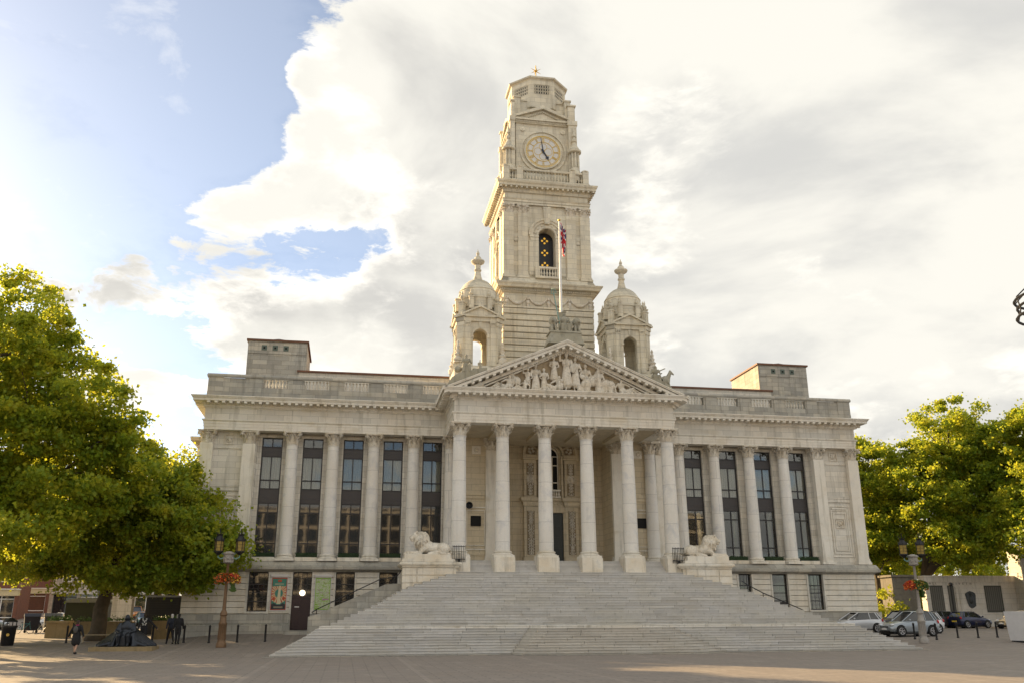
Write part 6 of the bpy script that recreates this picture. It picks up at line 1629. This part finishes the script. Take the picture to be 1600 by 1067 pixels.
# beacon cage on a tall pole at the right edge
t = thing('beacon_cage', 'dark iron hooped beacon cage poking in at the right edge', 'beacon', (-.2, -45, 0))
mb = MB()
for z, r_ in ((7.98, .84), (8.2, .80), (8.36, .84), ): mb.tube([(r_*math.cos(a*PI/16), r_*math.sin(a*PI/16), z) for a in range(33)], .03, 5)
mb.build('hoop', M_IRON, t); mb = MB()
for k in range(10): a = k*PI/5+.31; mb.tube([(.84*math.cos(a), .84*math.sin(a), 7.98), (.80*math.cos(a), .80*math.sin(a), 8.12), (.84*math.cos(a), .84*math.sin(a), 8.4), (.6*math.cos(a), .6*math.sin(a), 8.62), (0, 0, 8.8)], .016, 5)
mb.build('cage', M_IRON, t); mb = MB(); mb.lathe([(.12, 0), (.08, 7.9), (.5, 8.0), (.05, 8.1)], n=10); mb.build('pole', M_IRON, t)

# ------------------------------------------------------------------ war memorial and walls on the right
t = thing('war_memorial_wall', 'pale stone memorial wall with three dark name panels, a bronze shield and cut lettering', 'memorial', (46.3, 22, .9))
B = lambda mb, n, m=S_MEM, **k: mb.build(n, m, t, **k)
mb = MB(); mb.box(-4.75, 5.4, 0, .8, -.3, 4.2); mb.box(-4.85, 5.5, -.1, .9, 4.203, 4.8); mb.box(-4.9, 5.5, -.5, -.003, -.3, 1.15); B(mb, 'wall')
mb = MB(); mb.box(-1.55, 1.35, -.08, -.003, 1.153, 3.75); mb.box(-1.2, 1.0, -.13, -.083, 1.4, 3.5); B(mb, 'centre_panel')
M_PANEL = simple('bronze_name_panel', (.07,.07,.06), .5, .3)
for x0, x1 in ((-4.3, -2.9), (-2.35, -1.0-.7), (1.7, 3.6)):
    mb = MB(); mb.box(x0, x1, -.05, -.004, 1.3, 3.85); p = B(mb, 'name_panel', M_PANEL)
    mb = MB(); n = int((x1-x0)/.22)
    for k in range(n): mb.box(x0+.08+k*.22, x0+.08+k*.22+.13, -.062, -.0505, 1.45, 3.7)
    mb.build('name_columns', simple('panel_names', (.13,.125,.11), .6), p)
mb = MB(); pts = [(-.6, 2.9), (-.62, 3.05), (-.4, 3.2), (-.1, 3.32), (.25, 3.22), (.45, 3.1), (.5, 2.9), (.42, 2.3), (.4, 1.9), (.1, 1.72), (-.1, 1.68), (-.32, 1.85), (-.45, 2.2)]
mb.prism(pts, -.22, -.134, 'y'); mb.ell((-.05, -.22, 2.5), (.3, .07, .42), 8, 6); mb.ell((-.05, -.24, 3.05), (.2, .06, .12), 8, 5); B(mb, 'bronze_shield', simple('shield_bronze', (.05,.055,.06), .45, .6, .3), smooth=True)
def letters(txt, x, z, size, par, mat, y=-.02, sp=1.0):
    cu = bpy.data.curves.new('lettering', 'FONT'); cu.body = txt; cu.size = size; cu.extrude = .008; cu.space_character = sp; cu.align_x = 'LEFT'
    o = bpy.data.objects.new('lettering', cu); COL.objects.link(o); cu.materials.append(mat); o.parent = par; o.location = (x, y, z); o.rotation_euler = (PI/2, 0, 0)
M_CUT = simple('cut_letter_shade', (.16,.14,.12), .9)
letters('A L L', -4.3, 4.0-.05, .30, t, M_CUT, sp=1.25); letters('L I V E T H', -1.75, 3.93, .30, t, M_CUT, sp=1.5)
t = thing('stone_pylon', 'tall tapering stone pylon at the right end of the memorial wall', 'pylon', (52.9, 21.4, .9))
mb = MB(); mb.frustum(-1.4, 2.8, -.7, 1.2, 1.3, -1.3, 2.6, -.6, 1.1, 7.5); mb.build('shaft', S_MEM, t); mb = MB(); mb.box(-1.9, 3, -1.1, 1.4, -.3, .8); mb.box(-1.7, 2.9, -.9, 1.3, .803, 1.3); mb.build('base', S_MEM, t)
t = thing('stone_gate_pier', 'dark block built stone pier between the trees and the memorial wall', 'gate pier', (38.6, 21, .9))
S_DARKP = stone('dark_pier_stone', (.20,.18,.15), (.16,.14,.11), (.10,.10,.09), .6, None, 2)
mb = MB(); mb.box(-1.2, 1.2, 0, 2.0, -.3, 4.6); mb.build('core', S_DARKP, t)
for k in range(9): mb = MB(); mb.box(-1.25, 1.25, -.05, -.003, -.1+k*.52, .38+k*.52); mb.build('stone_block', S_DARKP, t)
mb = MB(); mb.box(-1.4, 1.4, -.2, 2.1, 4.603, 4.8); mb.build('coping', S_DARKP, t)
t = thing('lamp_standard', 'slim black lamp standard with a ball top in front of the memorial panels', 'lamp post', place(42.2, 19)); mb = MB(); mb.lathe([(.09, 0), (.06, 3.6), (.05, 3.75)], n=8); mb.build('post', M_BLACK, t); mb = MB(); mb.ell((0, 0, 3.9), .2, 10, 7); mb.build('ball', M_BLACK, t, smooth='all')
t = thing('railing', 'pale low balustrade behind the dark grey boxy car', 'railing', place(38.8, 18.6)); 
mb = MB(); mb.box(-1, 1.6, -.06, .06, .85, .95); mb.build('rail', S_MEM, t)
for k in range(9): mb = MB(); mb.lathe(baluster_prof(0, .85, .07), (-.9+k*.29, 0), 6); mb.build('baluster', S_MEM, t)

# ------------------------------------------------------------------ buildings on the left street
def shopfront(x, y, w, h, rz, wall, label, n, fascia, gh=3.3):
    t = thing('shop_building', label, 'shop', (x, y, gz(x, y)-.3), rz)
    mb = MB(); mb.box(0, w, 0, 8, gh+.5, h); mb.box(0, w, 1.0, 8, 0, gh+.5)
    for k in range(n+1): mb.box(k*w/n-.25, k*w/n+.25, -.02, 1.0, 0, gh)
    mb.build('wall', wall, t)
    mb = MB(); mb.box(-.1, w+.1, -.15, 1.0, gh, gh+.72); mb.build('fascia', fascia, t); mb = MB(); mb.box(-.2, w+.2, -.3, .9, gh+.723, gh+.85); mb.box(-.2, w+.2, -.3, 8.2, h, h+.3); mb.build('cornice', S_TRIM, t)
    for k in range(n):
        x0 = k*w/n+.3; x1 = (k+1)*w/n-.3
        mb = MB(); bars(mb, x0, x1, .4, [.1, .7, gh-.4, gh], [x0, (x0+x1)/2, x1], .05, .08); f = mb.build('shop_window', M_WHITE if k % 2 else M_BRONZE, t); mb = MB(); mb.box(x0, x1, .42, .45, .1, gh); mb.build('pane', M_GLASS, f)
        for lv in range(int((h-gh-1.5)/3)):
            cx = (x0+x1)/2; z0 = gh+1.7+lv*3; mb = MB(); mb.box(cx-.55, cx+.55, -.03, .1, z0, z0+1.7); f = mb.build('window', M_GLASS, t); mb = MB(); bars(mb, cx-.6, cx+.6, -.04, [z0, z0+.85, z0+1.7], [cx-.57, cx+.57], .05, .04); mb.build('frame', M_WHITE, f)
    return t
F_CREAM = simple('cream_fascia', (.55,.46,.28), .5)
shopfront(-76, 62, 21, 11, .12, M_BRICK, 'red brick shop building with a cream fascia behind the far left trees', 6, F_CREAM)
shopfront(-54.5, 76, 14, 12, .05, S_GREY, 'pale rendered building beyond the trees at the left', 4, simple('white_fascia', (.5,.5,.48), .5))
shopfront(-39.5, 92, 14, 13, -.15, S_GREY, 'grey stone building at the far end of the rising street', 4, F_CREAM)
t = thing('stone_pillar', 'grey stone street pillar right of the big tree trunk', 'pillar', place(-32.6, 20)); mb = MB(); mb.box(-.75, .75, -.5, .5, 0, 3.2); mb.build('shaft', S_MEM, t); mb = MB(); mb.box(-.85, .85, -.6, .6, 3.203, 3.4); mb.build('cap', S_MEM, t)

# ------------------------------------------------------------------ office block across the square, seen in the windows
t = thing('office_building', 'long modern office block with a concrete grid front facing the hall across the square', 'building', (0, -128, 0))
mb = MB(); mb.box(-75, 70, -20, -.6, 0, 25)
for k in range(49): mb.box(-75+k*3-.22, -75+k*3+.22, -.6, .0, 0, 25)
for f in range(8): mb.box(-75, 70, -.6, -.05, f*3.4, f*3.4+.5)
mb.build('concrete_frame', S_WALL, t)
mb = MB(); mb.box(-75, 70, -.7, -.5, .1, 24.8); mb.build('glazing', M_GLASS, t)
shopfront(-74, 96, 32, 12, .1, M_BRICK, 'dull red brick building filling the gap between the two shop buildings', 5, F_CREAM)
# ------------------------------------------------------------------ trees
def leaf_mesh(name, centers, radii, per, size, mat, rng, squash=.6):
    n = len(centers)*per
    c = np.repeat(np.array(centers), per, 0); r = np.repeat(np.array(radii), per)
    d = rng.normal(size=(n, 3)); d /= np.linalg.norm(d, axis=1)[:, None]
    rr = (np.where(rng.random(n) < .16, rng.uniform(1.0, 1.9, n), rng.random(n)**.45*1.1))[:, None]*r[:, None]; p = c+d*rr*np.array([1, 1, squash])
    nn = rng.normal(size=(n, 3)); nn[:, 2] += .5; nn /= np.linalg.norm(nn, axis=1)[:, None]
    t = np.cross(nn, rng.normal(size=(n, 3))); t /= np.linalg.norm(t, axis=1)[:, None]+1e-9; b = np.cross(nn, t)
    s = size*rng.uniform(.6, 1.25, n)[:, None]
    V = np.empty((n, 5, 3)); V[:, 0] = p-t*s*.5; V[:, 1] = p+b*s*.5+nn*s*.08; V[:, 2] = p+t*s*.55-nn*s*.05; V[:, 3] = p-b*s*.5+nn*s*.08; V[:, 4] = p+t*s*.1+nn*s*.02
    me = bpy.data.meshes.new(name); me.vertices.add(n*4); me.vertices.foreach_set('co', V[:, :4].reshape(-1))
    me.loops.add(n*4); me.loops.foreach_set('vertex_index', np.arange(n*4, dtype=np.int32))
    me.polygons.add(n); me.polygons.foreach_set('loop_start', np.arange(0, n*4, 4, dtype=np.int32))
    me.update(calc_edges=True); me.materials.append(mat); return me
def tree(x, y, label, cat, blobs, trunk_r, fork, seed, clumps=150, per=300, leaf=.30, mat=None, group=None, lean=(0, 0), tips=40):
    rng = np.random.default_rng(seed); rn = random.Random(seed); z0 = gz(x, y)
    t = thing('plane_tree', label, cat, (x, y, z0), 0, group)
    vols = [b[3]*b[4]*b[5] for b in blobs]; cs, rs = [], []
    tot = sum(v**.75 for v in vols)
    for b, v in zip(blobs, vols):
        k = max(3, int(clumps*1.7*v**.75/tot))
        for _ in range(k):
            d = rng.normal(size=3); d /= np.linalg.norm(d); q = rng.random()**.36*1.03
            lump = 1+.16*math.sin(d[0]*5+seed)*math.cos(d[1]*4+d[2]*5)
            cs.append((b[0]-x+d[0]*b[3]*q*lump, b[1]-y+d[1]*b[4]*q*lump, b[2]-z0+d[2]*b[5]*q*lump)); rs.append(rn.uniform(.45, 1.15))
    me = leaf_mesh('crown', cs, rs, int(per*.66), leaf*.77, mat or M_LEAF, rng)
    o = bpy.data.objects.new('crown', me); COL.objects.link(o); o.parent = t; o['kind'] = 'stuff'
    mb = MB(); pts = []; f = Vector((lean[0], lean[1], fork))
    for k in range(6):
        u = k/5; pts.append(Vector((lean[0]*u+.08*math.sin(k*2.1+seed), lean[1]*u, -.2+(fork+.2)*u)))
    mb.tube(pts, [trunk_r*(1.45 if k == 0 else 1.08-.06*k) for k in range(6)], 12); mb.build('trunk', M_BARK, t, smooth='all')
    mb = MB(); tops = sorted(cs, key=lambda c: rn.random())[:tips]
    mains = []
    for b in blobs[:5]:
        e = Vector((b[0]-x, b[1]-y, b[2]-z0)); m_ = f.lerp(e, .5)+Vector((rn.uniform(-.6, .6), rn.uniform(-.6, .6), -.5)); top = f.lerp(e, .92)
        mb.tube([f-Vector((0, 0, .35)), f.lerp(m_, .5)+Vector((0, 0, .25)), m_, m_.lerp(top, .5)+Vector((.3, 0, .1)), top], [trunk_r*.7, trunk_r*.52, trunk_r*.4, trunk_r*.28, trunk_r*.16], 8); mains += [f.lerp(m_, .6), m_, m_.lerp(top, .5), top]
    for c in tops:
        c = Vector(c); a = min(mains, key=lambda p: (p-c).length+ (3 if p.z > c.z+1 else 0)); m_ = a.lerp(c, .5)+Vector((rn.uniform(-.4, .4), rn.uniform(-.4, .4), rn.uniform(-.1, .5)))
        mb.tube([a, m_, c], [trunk_r*.16, trunk_r*.10, .02], 5)
    mb.build('limbs', M_BARK, t, smooth='all'); return t
GL, GR = 'plane trees left of the hall', 'plane trees right of the hall'
tree(-37.6, -3.5, 'tallest plane tree at the left edge, its sunlit top highest against the sky', 'tree', [(-36.2, -4, 18.3, 4.6, 4, 3.9), (-34.0, -3.5, 14.2, 5.6, 4.5, 4.2), (-31.8, -3, 10.4, 4.6, 4, 3.4), (-38.5, -4, 11.5, 5, 4.5, 5), (-36, -4, 7.2, 5.5, 4.5, 2.6), (-29.6, -1.5, 11.4, 3.2, 3, 2.6)], .45, 4.2, 3, 310, 330, .30, M_LEAF, GL, (.4, 0))
tree(-31.1, 6.4, 'broad plane tree with a thick dark trunk, boughs reaching right to the lamp post', 'tree', [(-30.2, 4, 9.6, 5.6, 4.5, 3.4), (-26.4, 2.6, 7.6, 4.0, 3.6, 2.9), (-23.6, 2.0, 6.1, 2.3, 2.4, 1.9), (-33.5, 4, 7.2, 4.5, 4, 3), (-28, 3.5, 4.7, 4.4, 3.2, 1.2), (-25.0, 2.4, 4.6, 2.6, 2.4, 1.0), (-27.0, 3.4, 11.0, 2.2, 2.4, 2.0)], .52, 3.6, 5, 270, 320, .29, M_LEAF2, GL, (.3, 0))
tree(-43.5, 18, 'plane tree with a leaning dark trunk behind the far left cars', 'tree', [(-43, 17, 10.5, 6, 5, 4.6), (-39, 17, 8, 5, 4, 3.2), (-47, 16, 8, 5, 4, 4)], .4, 4.6, 7, 150, 240, .34, M_LEAF2, GL, (1.0, 0))
tree(-30.6, 23.5, 'plane tree behind the black kiosk, next to the left corner of the hall', 'tree', [(-31, 22, 9.0, 4.5, 4.5, 3.6), (-33.5, 21, 6.6, 4, 3, 1.9), (-29.2, 20, 6.0, 2.6, 2.5, 1.6)], .38, 4.2, 9, 130, 240, .33, M_LEAF2, GL)
tree(-35.6, 30, 'slim young tree with a yellowish trunk right of the big dark trunk', 'tree', [(-36, 30, 9.0, 3.4, 3, 3.2), (-34.5, 30, 6.8, 2.4, 2, 1.6)], .2, 4.5, 11, 60, 220, .33, M_LEAF, GL)
tree(39.9, 27.5, 'slender plane tree with a pale trunk beside the right corner of the hall', 'tree', [(39.5, 27, 15.4, 4.3, 4.2, 4.7), (38.2, 27, 9.6, 3.2, 3.8, 3.4), (41.5, 27, 9.8, 3, 3.5, 3)], .32, 5.5, 13, 200, 320, .33, M_LEAF, GR)
tree(43.3, 24.0, 'big plane tree with a thick dark forked trunk behind the grey lamp post', 'tree', [(46.8, 22, 18.6, 5.0, 4.6, 5.2), (43.0, 22, 13.4, 4.2, 4.5, 4.2), (49.0, 21, 12.6, 4.6, 4.5, 4.2), (45.5, 20, 9.0, 5.2, 3.8, 2.8), (49.5, 19, 16, 4, 4, 4)], 0.6, 5.0, 17, 330, 340, .33, M_LEAF, GR, (-.3, 0))
tree(55.0, 15.5, 'plane tree at the right edge with a bough slanting down into the picture', 'tree', [(52.5, 15, 17.6, 5.4, 5, 4.8), (49.4, 14, 11.8, 4.6, 4.4, 3.8), (54.5, 14, 11, 5, 5, 4), (48.6, 13.5, 8.2, 3.4, 3.4, 2.0)], .5, 4.2, 19, 290, 330, .31, M_LEAF, GR, (-.5, 0))
for i, (x, y, r, zc, lb) in enumerate([(47.5, 40, 6.5, 7.5, 'sunlit yellow green tree beyond the memorial wall, left one'), (60, 41, 7.5, 8.5, 'sunlit yellow green tree beyond the memorial wall, right one'), (36.5, 46, 7.0, 8.0, 'sunlit tree seen between the pale trunk and the hall corner')]):
    tree(x, y, lb, 'tree', [(x, y, zc, r, 5, 5), (x-2, y-2, 4.2, r*.8, 4, 2.6)], .3, 3.5, 31+i, 120, 260, .36, M_LEAF, 'trees beyond the memorial')
def hedge(x0, x1, y, z0, h, label, seed):
    rng = np.random.default_rng(seed); n = int((x1-x0)*4); cs = [(rng.uniform(x0, x1), y+rng.uniform(-1.2, 1.2), z0+rng.uniform(.3, h)) for _ in range(n)]
    me = leaf_mesh('shrub_belt', cs, [.8]*n, 130, .26, M_LEAF2, rng); o = bpy.data.objects.new('shrub_belt', me); COL.objects.link(o); o['kind'] = 'stuff'; tag(o, label, 'shrubs')
hedge(33, 64, 32, .9, 3.6, 'dense green shrubs behind the memorial wall and gate pier', 5)
hedge(30, 37.3, 21, .8, 4.6, 'dark tall shrubs between the hall corner and the gate pier', 8)
